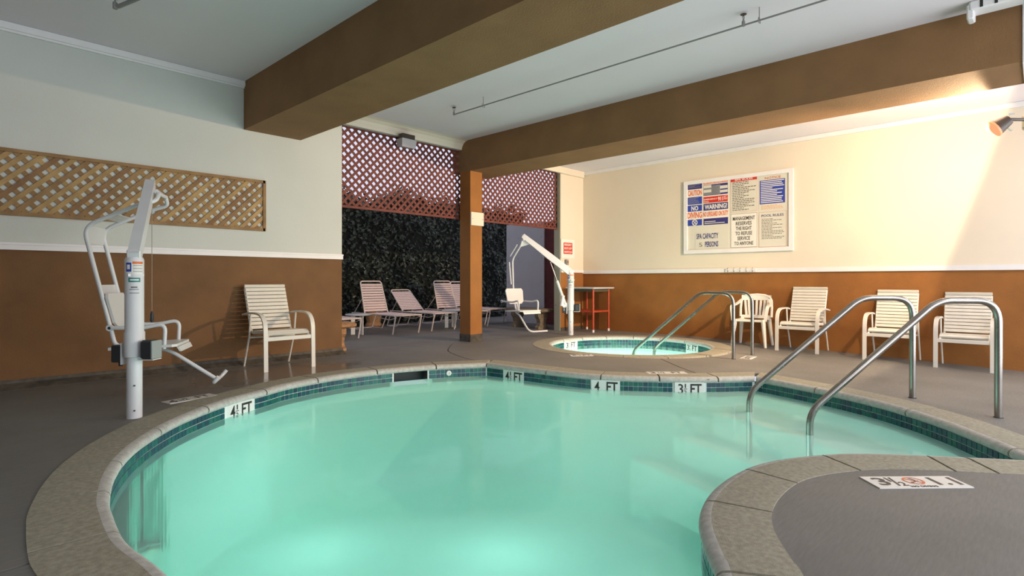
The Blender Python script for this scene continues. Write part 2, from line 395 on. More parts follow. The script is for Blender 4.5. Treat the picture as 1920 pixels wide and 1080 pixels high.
# ------------------------------------------------------------------ floor: slabs separated by open joints
def jline(pts, w_=0.007):
    P = [Vector((p[0], p[1])) for p in pts]; L_, R_ = [], []
    for i in range(len(P)):
        t = (P[min(i+1, len(P)-1)]-P[max(i-1, 0)]).normalized(); n_ = Vector((-t.y, t.x)); L_.append(P[i]+n_*w_); R_.append(P[i]-n_*w_)
    return L_+R_[::-1]
Z0 = lambda l: [onz(x, y).to_2d() for x, y in l]
joints = [
    jline(crom(Z0([(860, 640), (848, 645), (840, 655), (843, 660), (860, 667.5), (880, 673.5), (910, 679)]), 0.08)),
    jline([(3.9, 7.05), (9.44, 7.05)]),
    jline([(6.38, 6.72), (7.2, 6.35), (7.9, 6.05)]),
    jline(Z0([(1228, 669), (1239, 672), (1275, 688), (1317, 704), (1330, 710)])),
    jline([onz(1300, 661).to_2d(), onz(1312, 666).to_2d(), onz(1371, 671).to_2d(), (9.44, 1.8)]),
    jline([onz(0, 1073).to_2d()+Vector((-1.5, 0.15)), onz(0, 1073).to_2d(), onz(65, 1052).to_2d()+Vector((0.12, 0.0))]),
    jline([(8.4, 5.75), (9.44, 6.0)]),
    jline([(4.7, -0.4), (5.6, -2.9)]),
]
X0, X1, Y0, Y1 = -3.2, 12.2, -3.4, 12.0
hole_p = offset(loop, W_COP-0.03)
vs2 = []; ed = []
def addloop(P, closed=True):
    b = len(vs2); vs2.extend([Vector((p[0], p[1])) for p in P])
    for i in range(len(P)-(0 if closed else 1)): ed.append((b+i, b+(i+1) % len(P)))
addloop([(X0, Y0), (X1, Y0), (X1, Y1), (X0, Y1)])
addloop(hole_p[::2]); addloop(circ(SPR+SPW-0.03, 64))
for j in joints: addloop(j)
gx = X0+0.3
while gx < X1-0.1:
    gy = Y0+0.3
    while gy < Y1-0.1: vs2.append(Vector((gx, gy))); gy += 0.5
    gx += 0.5
r_ = delaunay_2d_cdt(vs2, ed, [], 0, 1e-5)
V_, F_ = r_[0], r_[2]
hp = hole_p[::2]; hs = circ(SPR+SPW-0.03, 64)
keep = []
for f in F_:
    c = (V_[f[0]]+V_[f[1]]+V_[f[2]])/3
    if inside(c, hp) or inside(c, hs) or any(inside(c, j) for j in joints): continue
    keep.append(f)
par = list(range(len(V_)))
def find(a):
    while par[a] != a: par[a] = par[par[a]]; a = par[a]
    return a
for f in keep:
    for a, b in ((f[0], f[1]), (f[1], f[2])): par[find(a)] = find(b)
comps = {}
for f in keep: comps.setdefault(find(f[0]), []).append(f)
deck = struct(MB().prism([(X0, Y0), (X1, Y0), (X1, Y0+0.01), (X0, Y0+0.01)], -0.2, -0.05).build('floor', M['joint']))
for k, fs in comps.items():
    idx = sorted({i for f in fs for i in f}); mp = {i: n for n, i in enumerate(idx)}; n = len(idx)
    vv = [(V_[i].x, V_[i].y, fz(V_[i].x, V_[i].y)) for i in idx]; lo = [(p[0], p[1], p[2]-0.03) for p in vv]
    ff = [tuple(mp[i] for i in f) for f in fs]; ec = {}
    for f in ff:
        for a, b in ((f[0], f[1]), (f[1], f[2]), (f[2], f[0])): ec[(a, b)] = 1
    side = [(b, a, a+n, b+n) for (a, b) in ec if (b, a) not in ec]
    MB().add(vv+lo, ff+side).build('slab', M['deck'], deck, fixn=False)
# joint bottoms: a dark strip under each joint
jb = MB()
for j in joints:
    n = len(j)//2
    for i in range(n-1):
        a, b, c, d = j[i], j[i+1], j[-2-i], j[-1-i]
        ctr = (a+b+c+d)/4
        ex = [p+(p-ctr).normalized()*0.006 for p in (a, b, c, d)]
        jb.add([(p.x, p.y, fz(p.x, p.y)-0.012) for p in ex], [(0, 1, 2, 3)])
jb.build('joint_filler', M['joint'], deck)

# ------------------------------------------------------------------ pool basin
pool = thing('swimming_pool', 'free-form swimming pool of milky mint water edged with teal tile', 'pool')
wl = offset(loop, 0.022)
basin = MB(); n = NL
basin.add([(p.x, p.y, -0.20) for p in wl]+[(p.x, p.y, -1.25) for p in wl], [(i, (i+1) % n, (i+1) % n+n, i+n) for i in range(n)])
basin.add([(p.x, p.y, -1.25) for p in wl], [t for t in tessellate_polygon([[Vector((p.x, p.y, 0)) for p in wl]])])
basin.build('basin', M['plaster'], pool, fixn=False)
wg = offset(loop, 0.018)
# steps in the right-hand corner, parallel to the far right wall
def chain_off(P, d):
    out = []
    for i in range(len(P)):
        t = (P[min(i+1, len(P)-1)]-P[max(i-1, 0)]).normalized(); out.append(P[i]+Vector((-t.y, t.x))*SG*d)
    return out
for d, z in ((0.42, -0.36), (0.78, -0.60), (1.14, -0.84)):
    cc_ = segC[:-2]; inn = chain_off(cc_, d); ta = (cc_[1]-cc_[0]).normalized()*0.9; tb = (cc_[-1]-cc_[-2]).normalized()*0.35
    oo_ = chain_off(cc_, -0.02); poly = [oo_[0]-ta]+oo_[1:-1]+[oo_[-1]+tb, inn[-1]+tb]+inn[-2:0:-1]+[inn[0]-ta]
    MB().prism(poly, -1.25, z).build('step', M['plaster'], pool)
wp = offset(loop, 0.012)
wb = MB().prism([(p.x, p.y) for p in wp], -1.245, ZW)
wo = wb.build('water', M['water'], pool)

# coping stones
cum = [0.0]
for i in range(NL): cum.append(cum[-1]+(loop[(i+1) % NL]-loop[i]).length)
def coping_stone(i0, i1, gap=0.0075):
    idx = list(range(i0, i1+1)); prof = [(W_COP, -0.06), (W_COP, 0.004), (0.05, 0.006), (0.022, 0.002), (0.006, -0.010), (0.0, -0.026), (0.004, -0.042), (0.016, -0.052), (0.06, -0.055)]
    lay = [offset(loop, d) for d, z in prof] if not coping_stone.cache else coping_stone.cache
    coping_stone.cache = lay; mb = MB(); m = len(prof); V = []
    for q, i in enumerate(idx):
        k = i % NL
        for a in range(m):
            p = lay[a][k]
            if q == 0: p = p.lerp(lay[a][(k+1) % NL], gap/0.05)
            if q == len(idx)-1: p = p.lerp(lay[a][(k-1) % NL], gap/0.05)
            V.append((p.x, p.y, prof[a][1]))
    F = []; mm = []
    for q in range(len(idx)-1):
        for a in range(m):
            b = (a+1) % m; F.append((q*m+a, q*m+b, (q+1)*m+b, (q+1)*m+a)); mm.append(0 if a in (0, 1, 8) else 1)
    F.append(tuple(range(m-1, -1, -1))); F.append(tuple((len(idx)-1)*m+a for a in range(m))); mm += [0, 0]
    mb.add(V, F); mb.m = mm; return mb
coping_stone.cache = None
# joint positions: measured where the photograph shows them, else about every 0.65 m
def nearest(p): return min(range(NL), key=lambda i: (loop[i]-Vector(p)).length)
mj = [nearest(onz(x, y).to_2d()) for x, y in ((1319, 941), (1397, 880), (1542, 855), (1740, 857), (1808, 860), (225, 994), (209, 918), (236, 862), (690, 691), (816, 684), (1022, 694), (1232, 707), (1341, 707), (1535, 727), (1700, 768), (1888, 840))]
mj += [len(segA)-1, len(segA)+len(segB)-2, len(segA)+len(segB)+len(segC)-3, 0]
mj = sorted(set(mj)); fin = []
for a, b in zip(mj, mj[1:]+[mj[0]+NL]):
    k = max(1, round((b-a)*0.05/0.68)); fin += [round(a+(b-a)*q/k) for q in range(k)]
fin = sorted(set(fin)); fin.append(fin[0]+NL)
for a, b in zip(fin, fin[1:]):
    if b-a < 1: continue
    coping_stone(a, b).build('coping_stone', [M['coping'], M['nosing']], pool, smooth=True)

# waterline tiles
def at_s(s, P, cm):
    s = s % cm[-1]; lo, hi = 0, len(P)-1
    while lo < hi:
        mid = (lo+hi+1)//2
        if cm[mid] <= s: lo = mid
        else: hi = mid-1
    a = P[lo]; b = P[(lo+1) % len(P)]; t = (b-a); f = (s-cm[lo])/max(1e-9, cm[lo+1]-cm[lo]); t2 = t.normalized()
    return a.lerp(b, f), t2
def s_at_px(px, lo_i, hi_i):
    best = None
    for i in range(lo_i, hi_i):
        q = pxof(loop[i % NL].x, loop[i % NL].y)
        if q is not None and (best is None or abs(q-px) < best[0]): best = (abs(q-px), i)
    return cum[best[1] % NL]
iA, iB, iC = len(segA)-1, len(segA)+len(segB)-2, len(segA)+len(segB)+len(segC)-3
i_left = nearest(onz(214, 930).to_2d())
markers = [('4', '1', '2', s_at_px(451, i_left, iA)), ('4', '1', '2', s_at_px(963, iA, iB)), ('4', '', '', s_at_px(1139, iA, iB)), ('3', '1', '2', s_at_px(1295, iA, iB))]
skim = s_at_px(768, i_left, iA); ret = s_at_px(841, i_left, iA)
PT = 0.0495; PV = 0.0485
def blocked(s):
    for _, _, _, sm in markers:
        if abs(s-sm) < 0.158: return True
    return abs(s-skim) < 0.26
tile_me = []
for k, mm in enumerate(M['tiles']):
    o = MB().box((0, 0, 0), (0.0442, 0.006, 0.0435), bev=0.0012).build('tile', mm); tile_me.append(o.data); bpy.data.objects.remove(o)
cand = []
nt_ = int(cum[-1]/PT)
for i in range(nt_):
    s = (i+0.5)*cum[-1]/nt_
    if blocked(s): continue
    p, t = at_s(s, loop, cum); nrm = Vector((t.y, -t.x))*SG      # outwards
    q = p+nrm*0.014; F = CA*q.x+SA*q.y; R = SA*q.x-CA*q.y
    facing = (-nrm).dot(-q) > 0; vis = facing and F > 0.3 and abs(R/F) < 0.94
    for row in range(3):
        z = -0.052-PV*(row+0.5)
        cand.append((0 if (vis and row < 2) else 1, F if F > 0 else 99, q, t, z))
cand.sort(key=lambda c: (c[0], c[1]))
rest = MB()
for n_, (fl, F, q, t, z) in enumerate(cand):
    ang = math.atan2(t.y, t.x)
    if n_ < 300 and fl == 0:
        o = link('tile', random.choice(tile_me), pool); o.location = (q.x, q.y, z); o.rotation_euler = (0, 0, ang)
    else:
        rest.mi = random.randrange(5); rest.box((q.x, q.y, z), (0.0442, 0.006, 0.0435), Matrix.Rotation(ang, 3, 'Z'))
stuff(rest.build('tile_band', M['tiles'], pool, fixn=False))
# grout strip, broken where the skimmer mouth opens
gs = MB()
for i in range(NL):
    sm = (cum[i]+cum[i+1])/2
    if abs(sm-skim) < 0.215: continue
    a, b = wg[i], wg[(i+1) % NL]; gs.add([(a.x, a.y, -0.045), (b.x, b.y, -0.045), (b.x, b.y, -0.20), (a.x, a.y, -0.20)], [(0, 1, 2, 3)])
gs.build('grout', M['grout'], pool)
# depth markers on the tile band
def depth_marker(num, a, b, s):
    p, t = at_s(s, loop, cum); nrm = Vector((-t.y, t.x))*SG       # inwards, to the water
    x = Vector((t.x, t.y, 0)); o = Vector((p.x, p.y, -0.052-0.062))+Vector((nrm.x, nrm.y, 0))*(-0.012)
    zz = Vector((0, 0, 1)); xd = zz.cross(Vector((nrm.x, nrm.y, 0)))   # x so that x cross z-up gives facing
    f = frame_mat(o, xd, zz)
    pl = MB().box((0, 0, 0), (0.298, 0.135, 0.008), bev=0.001); me = pl.build('depth_marker', M['marker'], pool); me.matrix_world = f
    def tx(s_, w_, h_, cx, cy, bold=0.0):
        m_ = text_fit(s_, w_, h_, 0.0008, bold); put_text(m_, M['black'], Matrix.Translation((cx, cy, 0.0048)), me, 'lettering')
    tx(num, 0.052, 0.105, -0.088, 0.0, 0.01)
    if a:
        tx(a, 0.012, 0.042, -0.040, 0.032, 0.01); tx(b, 0.026, 0.042, -0.040, -0.034, 0.01)
        put_text(text_fit('-', 0.034, 0.006, 0.0008), M['black'], Matrix.Translation((-0.040, 0.0, 0.0048)), me, 'fraction_bar')
    tx('FT', 0.115, 0.105, 0.068, 0.0, 0.02)
    return me
for (a, b, c, s) in markers: depth_marker(a, b, c, s)
# skimmer mouth and return fitting
p, t = at_s(skim, loop, cum); nr = Vector((t.y, -t.x))*SG; R3 = Matrix.Rotation(math.atan2(t.y, t.x), 3, 'Z')
sk = MB(); c0 = Vector((p.x, p.y, -0.115))+Vector((nr.x, nr.y, 0))*0.2
sk.box(c0, (0.42, 0.01, 0.14), R3)
for dd in (-0.21, 0.21): sk.box(c0+R3@Vector((dd, 0, 0))-Vector((nr.x, nr.y, 0))*0.09, (0.01, 0.19, 0.14), R3)
sk.build('skimmer_mouth', M['void'], pool)
for s in (skim-0.24, skim+0.24):
    for row in range(2):
        p, t = at_s(s, loop, cum); q = p+Vector((t.y, -t.x))*SG*0.014
        o = link('tile', tile_me[row], pool); o.location = (q.x, q.y, -0.052-PV*(row+0.5)); o.rotation_euler = (0, 0, math.atan2(t.y, t.x))
p, t = at_s(ret, loop, cum); nr = Vector((-t.y, t.x))*SG
MB().lathe([(0.012, 0), (0.03, 0.0), (0.03, 0.008), (0.014, 0.01), (0.013, 0.002)], Vector((p.x, p.y, -0.095))-Vector((nr.x, nr.y, 0))*0.01, 16, (nr.x, nr.y, 0)).build('return_fitting', M['marker'], pool)

# ------------------------------------------------------------------ spa
spa = thing('hot_tub', 'round spa set in the deck behind the pool', 'hot tub', (SPC.x, SPC.y, 0))
sb = MB(); sb.lathe([(0.06, -0.95), (0.70, -0.95), (0.72, -0.92), (0.72, -0.50), (0.74, -0.48), (SPR+0.02, -0.48), (SPR+0.02, -0.05)], seg=64)
me = sb.f.pop(); sb.m.pop()     # leave the top open
sb.build('basin', M['plaster'], spa, smooth=True, fixn=False)
MB().lathe([(SPR+0.01, -0.94), (SPR+0.01, -0.15)], seg=64).build('water', M['spawater'], spa)
nst = 16
for k in range(nst):
    a0 = 2*PI*k/nst+0.004+0.1; a1 = 2*PI*(k+1)/nst-0.004+0.1
    prof = [(SPR+SPW, -0.06), (SPR+SPW, 0.004), (SPR+0.05, 0.006), (SPR+0.022, 0.002), (SPR+0.006, -0.01), (SPR, -0.026), (SPR+0.005, -0.045), (SPR+0.06, -0.055)]
    V = []; F = []; m = len(prof); mm = []
    for q in range(6):
        a = a0+(a1-a0)*q/5
        for r, z in prof: V.append((r*math.cos(a), r*math.sin(a), z))
    for q in range(5):
        for a in range(m): b = (a+1) % m; F.append((q*m+a, q*m+b, (q+1)*m+b, (q+1)*m+a)); mm.append(0 if a in (0, 1, 7) else 1)
    F.append(tuple(range(m-1, -1, -1))); F.append(tuple(5*m+a for a in range(m))); mm += [0, 0]
    mb = MB().add(V, F); mb.m = mm; mb.build('coping_stone', [M['coping'], M['nosing']], spa, smooth=True)
sg = MB(); n = 64
sg.add([((SPR+0.017)*math.cos(2*PI*k/n), (SPR+0.017)*math.sin(2*PI*k/n), z) for z in (-0.04, -0.2) for k in range(n)], [(k, (k+1) % n, (k+1) % n+n, k+n) for k in range(n)])
sg.build('grout', M['grout'], spa)
ts = MB(); n = 150; spm = [math.atan2(*(onz(px, 640).to_2d()-SPC).yx) for px in ()]
def ang_px(px):     # far-side angle of the spa seen at px
    return min((k*2*PI/720 for k in range(720) if (SPC.x+SPR*math.cos(k*2*PI/720))*CA+(SPC.y+SPR*math.sin(k*2*PI/720))*SA > SPC.x*CA+SPC.y*SA), key=lambda a: abs(pxof(SPC.x+SPR*math.cos(a), SPC.y+SPR*math.sin(a))-px))
sm_ang = [ang_px(1070), ang_px(1297)]
for k in range(n):
    a = 2*PI*k/n
    if any(abs((a-b+PI) % (2*PI)-PI) < 0.135 for b in sm_ang): continue
    for row in range(3):
        ts.mi = random.randrange(5); ts.box(((SPR+0.012)*math.cos(a), (SPR+0.012)*math.sin(a), -0.052-PV*(row+0.5)), (0.006, 0.046, 0.045), Matrix.Rotation(a, 3, 'Z'))
stuff(ts.build('tile_band', M['tiles'], spa, fixn=False))
for a in sm_ang:
    cpos = Vector(((SPR+0.006)*math.cos(a), (SPR+0.006)*math.sin(a), -0.105)); inn = Vector((-math.cos(a), -math.sin(a), 0)); zz = Vector((0, 0, 1))
    o = MB().box((0, 0, 0), (0.29, 0.105, 0.008)).build('depth_marker', M['marker'], spa); o.matrix_local = frame_mat(cpos, zz.cross(inn), zz)
    for s_, w_, h_, cx, cy in (('3', 0.05, 0.085, -0.09, 0), ('1', 0.012, 0.034, -0.045, 0.026), ('2', 0.024, 0.034, -0.045, -0.026), ('FT', 0.115, 0.085, 0.065, 0)):
        put_text(text_fit(s_, w_, h_, 0.0008, 0.01), M['black'], Matrix.Translation((cx, cy, 0.0048)), o)

# ------------------------------------------------------------------ deck depth markers
def deck_marker(c, rz, wd, ht, label, txt, icon=None, grp=None):
    z = fz(c[0], c[1])
    t_ = thing('deck_marker', label, 'sign', (c[0], c[1], z+0.0005), rz, grp)
    MB().box((0, 0, 0.002), (wd, ht, 0.006), bev=0.001).build('plate', M['marker'], t_)
    for s_, w_, h_, cx, cy, m_ in txt:
        put_text(text_fit(s_, w_, h_, 0.0006, 0.015), m_, Matrix.Translation((cx, cy, 0.0056)), t_)
    if icon:
        cx, r = icon
        rb = MB(); sg_ = 32
        for k in range(sg_):
            a, b = 2*PI*k/sg_, 2*PI*(k+1)/sg_
            rb.add([(cx+q*math.cos(e), 0.012+q*math.sin(e), 0.0062) for q, e in ((r, a), (r, b), (r*0.82, b), (r*0.82, a))], [(0, 1, 2, 3)])
        rb.box((cx, 0.012, 0.006), (r*1.8, r*0.16, 0.0008), Matrix.Rotation(-0.75, 3, 'Z'))
        rb.build('prohibition_ring', INK['orange'], t_)
        dv = MB().box((cx, 0.0, 0.0058), (r*1.0, r*0.13, 0.0006), Matrix.Rotation(0.5, 3, 'Z')).box((cx+r*0.1, 0.03, 0.0058), (r*0.16, r*0.7, 0.0006), Matrix.Rotation(0.4, 3, 'Z')).lathe([(0.001, 0), (r*0.14, 0), (r*0.14, 0.0006), (0.001, 0.0006)], (cx-r*0.45, -0.01, 0.0056), 10)
        dv.build('diver_pictogram', M['black'], t_)
    return t_
DK = INK['dark']
a_, b_ = onz(1617, 897).to_2d(), onz(1760, 896).to_2d()
dirm = (b_-a_); cm_ = (onz(1616, 897)+onz(1809, 914)+onz(1665, 916)+onz(1775, 895))/4
ra = math.atan2(dirm.y, dirm.x)
deck_marker((cm_.x, cm_.y), ra, 0.46, 0.155, 'long white depth tile in the near right deck corner', [('3', 0.06, 0.10, -0.165, 0.005, DK), ('1', 0.010, 0.055, -0.118, 0.03, DK), ('/', 0.03, 0.11, -0.103, 0.003, DK), ('2', 0.030, 0.05, -0.080, -0.028, DK), ('NO DIVING', 0.13, 0.018, 0.0, -0.062, DK), ('1.1', 0.12, 0.10, 0.15, 0.005, DK)], (0.0, 0.048))
for px, py, wd, lab in ((357, 748, 0.40, 'worn white depth tile beside the left lift mast'), (1250, 699.5, 0.42, 'worn white depth tile at the far pool edge'), (1090, 666.5, 0.30, 'small worn depth tile in front of the hot tub'), (1403, 667, 0.30, 'pale depth tile at the foot of the hot tub rails')):
    p = onz(px, py).to_2d(); R_ = math.atan2(-CA, SA)
    rot = {357: math.radians(12), 1250: R_+0.05, 1090: R_+0.1, 1403: 0.1}[px]
    deck_marker((p.x, p.y), rot, wd, 0.14, lab, [('4' if px < 500 else '3', 0.06, 0.09, -wd*0.36, 0, DK), ('1/2', 0.07, 0.07, -wd*0.14, 0, DK), ('FT', 0.11, 0.09, wd*0.25, 0, DK)])

# ------------------------------------------------------------------ room shell
TH = 0.15
def wall(name, a, b, mats, split=None, lower_first=True):
    mb = MB()
    if split is None: mb.b2(a, b)
    else:
        mb.mi = 1; mb.b2(a, (b[0], b[1], split)); mb.mi = 0; mb.b2((a[0], a[1], split), b)
    return struct(mb.build(name, mats))
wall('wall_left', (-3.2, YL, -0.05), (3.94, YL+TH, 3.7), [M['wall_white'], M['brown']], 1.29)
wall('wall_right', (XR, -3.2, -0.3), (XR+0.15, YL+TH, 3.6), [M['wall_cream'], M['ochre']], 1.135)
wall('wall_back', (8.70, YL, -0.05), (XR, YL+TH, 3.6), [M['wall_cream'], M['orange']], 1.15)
wall('wall_side_block', (-3.35, -3.2, -0.3), (-3.2, YL+TH, 3.6), [M['wall_white'], M['brown']], 1.29)  # unseen wall added to hold back ambient light from this side
wall('wall_header', (3.94, YL, 3.125), (8.70, YL+TH, 3.7), [M['wall_white']])
# ceiling bays
cl = MB(); cl.b2((-3.2, -3.4, 3.355), (2.70, YL, 3.5)); cl.b2((3.3, -3.4, 3.262), (6.15, YL, 3.5)); cl.b2((6.75, -3.4, 3.225), (XR, YL, 3.5))
struct(cl.build('ceiling', M['ceil']))
# rounded cove along the header
cv = MB(); prof = [(0, 0), (0.16, 0), (0.10, -0.012), (0.045, -0.045), (0.012, -0.10), (0, -0.137)]
def cove(x0, x1, z):
    V = [(x, YL-d, z+e) for x in (x0, x1) for d, e in prof]; n = len(prof)
    return [V, [(i, (i+1) % n, (i+1) % n+n, i+n) for i in range(n)]+[tuple(range(n)), tuple(range(2*n-1, n-1, -1))]]
cv.add(*cove(3.357, 6.10, 3.262)); struct(cv.build('trim_1', M['wall_cream'], smooth=False))
def beam(name, x0, x1, y0, y1, z0, z1):
    return struct(MB().b2((x0, y0, z0), (x1, y1, z1)).build(name, M['beam']))
beam('ceiling_beam', 2.656, 3.357, -3.3, YL, 2.786, 3.5)
beam('ceiling_beam', 6.10, 6.80, 0.10, 7.09, 2.76, 3.262+0.2)
struct(MB().b2((6.09, -3.3, 2.75), (6.81, 0.10, 3.45)).build('ceiling_beam', M['trim']))
col_ = MB(); col_.mi = 0; col_.b2((6.10, 6.67, 0.12), (6.36, 6.92, 2.76)); col_.mi = 1; col_.b2((6.095, 6.665, -0.02), (6.365, 6.925, 0.12)); col_.mi = 0
struct(col_.build('column', [M['orange'], M['base']]))
cp = thing('column_plate', 'square off-white cover plate high on the orange column', 'cover plate', (6.235, 6.655, 1.88))
MB().box((0, 0.0, 0.11), (0.28, 0.03, 0.215), bev=0.004).build('cover', M['wall_cream'], cp)
mb = MB(); [mb.box((sx*0.11, -0.016, 0.11), (0.012, 0.006, 0.012)) for sx in (-1, 1)]; mb.build('screw', M['galv'], cp)
# trims
def trim(name, a, b, m=None): return struct(MB().b2(a, b).build(name, m or M['trim']))
trim('trim_2', (-3.2, YL-0.025, 1.278), (3.945, YL, 1.345)); trim('trim_3', (-3.2, YL-0.035, 1.325), (3.945, YL-0.025, 1.345))
trim('trim_4', (XR-0.025, -3.2, 1.127), (XR, YL, 1.196)); trim('trim_5', (8.70, YL-0.025, 1.148), (XR-0.025, YL, 1.203))
trim('trim_6', (-3.2, YL-0.045, 3.29), (2.656, YL, 3.352)); trim('trim_7', (-3.2, YL-0.025, 3.27), (2.656, YL, 3.29))
trim('trim_8', (XR-0.045, -3.2, 3.16), (XR, YL, 3.222)); trim('trim_9', (6.80, YL-0.06, 3.10), (XR-0.045, YL, 3.222), M['wall_cream'])
def baseb(name, pts, h, d):
    mb = MB(); V = []; n = len(pts)
    for x, y, z in pts: V += [(x, y, z-0.02), (x, y, z+h)]
    return pts
bl = MB(); bl.add([(x, y, z) for x in (-3.2, 3.95) for y, z in ((YL, -0.02), (YL, 0.08), (YL-0.012, 0.08), (YL-0.02, 0.05), (YL-0.10, 0.004), (YL-0.10, -0.02))], [(i, (i+1) % 6, (i+1) % 6+6, i+6) for i in range(6)]+[tuple(range(6)), tuple(range(11, 5, -1))])
struct(bl.build('baseboard_left', M['base']))
trim('baseboard_back', (8.70, YL-0.01, -0.02), (XR, YL, 0.06), M['base'])
# jamb, outdoor walls, added sky-blocking slab
struct(MB().b2((9.75, YL+TH, -0.05), (9.85, 8.16, 2.32)).build('wall_patio', M['maroon']))
struct(MB().b2((XR+0.15, YL+0.02, -0.05), (9.86, YL+TH, 2.32)).build('wall_return', M['maroon']))
jm = thing('jamb_board', 'grey green door jamb board at the right edge of the opening', 'board', (8.69, YL+TH/2, 0))
MB().b2((-0.012, -0.073, 0), (0.008, 0.073, 3.12)).build('board', mat('grey green paint', (0.30, 0.31, 0.24), 0.7), jm)
mb = MB()
for z in (3.0, 2.1, 1.2, 0.5): mb.box((-0.014, 0.03, z), (0.005, 0.014, 0.014))
mb.build('bolt', M['black'], jm)
pn = thing('patio_panel', 'tall white panel beyond the right lift, beside the hedge', 'panel', (9.74, 8.75, 0))
MB().box((0, 0, 1.16), (0.05, 1.18, 2.32), bev=0.004).build('sheet', M['panel'], pn)
mb = MB()
for y in (-0.52, 0.2, 0.52):
    for z in (0.4, 0.95, 1.5, 1.98): mb.box((-0.027, y, z), (0.004, 0.018, 0.018))
mb.build('bolt', M['galv'], pn)
struct(MB().b2((2.0, YL+TH, 3.9), (11.5, 9.1, 4.05)).build('ceiling_sky_block', M['ceil']))  # unseen slab added over the patio to cut down sky light

# ------------------------------------------------------------------ lattices
def clip_slat(x0, x1, z0, z1, c, sgn):
    # centre line z = sgn*x + c clipped to the rectangle
    pts = []
    for x in (x0, x1):
        z = sgn*x+c
        if z0-1e-6 <= z <= z1+1e-6: pts.append((x, z))
    for z in (z0, z1):
        x = (z-c)/sgn
        if x0 < x < x1: pts.append((x, z))
    if len(pts) < 2: return None
    pts.sort(); return pts[0], pts[-1]
def lattice(root, x0, x1, z0, z1, Y, pitch, wd, mats_front, mats_back, frame_mat_, fw=0.045, th=0.007):
    cx = root.location.x; cy = root.location.y; cz = root.location.z
    for layer, sgn, ms in ((0, 1, mats_front), (1, -1, mats_back)):
        lo = z0-(x1 if sgn > 0 else -x0)-0.2 if sgn > 0 else z0+x0-0.2
        hi = z1-x0+0.2 if sgn > 0 else z1+x1+0.2
        c = lo
        while c < hi:
            r = clip_slat(x0, x1, z0, z1, c, sgn); c += pitch
            if not r: continue
            (ax, az), (bx, bz) = r
            if math.hypot(bx-ax, bz-az) < 0.05: continue
            mx, mz = (ax+bx)/2, (az+bz)/2; ln = math.hypot(bx-ax, bz-az); an = math.atan2(bz-az, bx-ax)
            yy = Y-th*0.5 if layer == 0 else Y+th*0.5
            MB().box((mx-cx, yy-cy, mz-cz), (ln, th, wd), Matrix.Rotation(-an, 3, 'Y')).build('slat', random.choice(ms), root)
    for a, b in (((x0-0.01, z0-fw), (x1+0.01, z0+0.012)), ((x0-0.01, z1-0.012), (x1+0.01, z1+fw)), ((x0-fw, z0-fw), (x0+0.012, z1+fw)), ((x1-0.012, z0-fw), (x1+fw, z1+fw))):
        MB().b2((a[0]-cx, Y-cy-th-0.010, a[1]-cz), (b[0]-cx, Y-cy+th, b[1]-cz)).build('frame_rail', frame_mat_, root)
lw = thing('wall_lattice', 'long raw wood lattice panel fixed on the pale left wall', 'lattice', (1.4, YL-0.02, 1.6))
lattice(lw, 0.2, 2.885, 1.615, 2.185, YL-0.012, 0.118, 0.040, [M['wood2'], M['wood'], M['wood2'], M['wood3']], [M['wood'], M['wood3'], M['wood2']], M['wood'], fw=0.022, th=0.007)
lr = thing('opening_lattice', 'red stained lattice screen hung across the top of the opening', 'lattice', (6.3, YL+0.10, 2.0))
lattice(lr, 3.95, 8.69, 2.02, 3.12, YL+0.09, 0.1175, 0.0345, [M['redwood']], [M['redwood']], M['redwood'], fw=0.022, th=0.008)

# ------------------------------------------------------------------ hedge and yard
hg = thing('ivy_hedge', 'tall dark ivy hedge behind the sun loungers', 'hedge', (7.5, 10.9, 0))
def bumpy(x): return 2.95+0.12*math.sin(x*1.7)+0.08*math.sin(x*4.1+1)+0.05*math.sin(x*9.3)
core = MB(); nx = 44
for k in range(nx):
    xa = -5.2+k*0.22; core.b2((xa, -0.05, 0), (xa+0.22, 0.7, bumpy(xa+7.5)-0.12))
core.build('shade_core', M['soil_and_shade'], hg, fixn=False)  # near-black block put in for the shade behind the leaves
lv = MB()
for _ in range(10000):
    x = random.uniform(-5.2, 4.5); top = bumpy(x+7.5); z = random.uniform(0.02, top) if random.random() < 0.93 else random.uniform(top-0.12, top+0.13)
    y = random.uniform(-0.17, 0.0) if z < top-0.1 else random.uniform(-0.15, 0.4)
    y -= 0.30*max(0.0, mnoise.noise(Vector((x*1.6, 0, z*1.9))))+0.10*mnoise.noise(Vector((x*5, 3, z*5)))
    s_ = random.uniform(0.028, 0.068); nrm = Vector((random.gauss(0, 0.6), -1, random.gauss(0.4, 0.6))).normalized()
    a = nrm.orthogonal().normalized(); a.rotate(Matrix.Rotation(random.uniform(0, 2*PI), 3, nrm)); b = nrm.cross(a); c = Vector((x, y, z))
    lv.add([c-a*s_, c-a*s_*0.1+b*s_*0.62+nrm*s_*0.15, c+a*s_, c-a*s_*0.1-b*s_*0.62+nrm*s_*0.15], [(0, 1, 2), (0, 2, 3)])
stuff(lv.build('ivy_leaves', M['leaf'], hg, fixn=False))

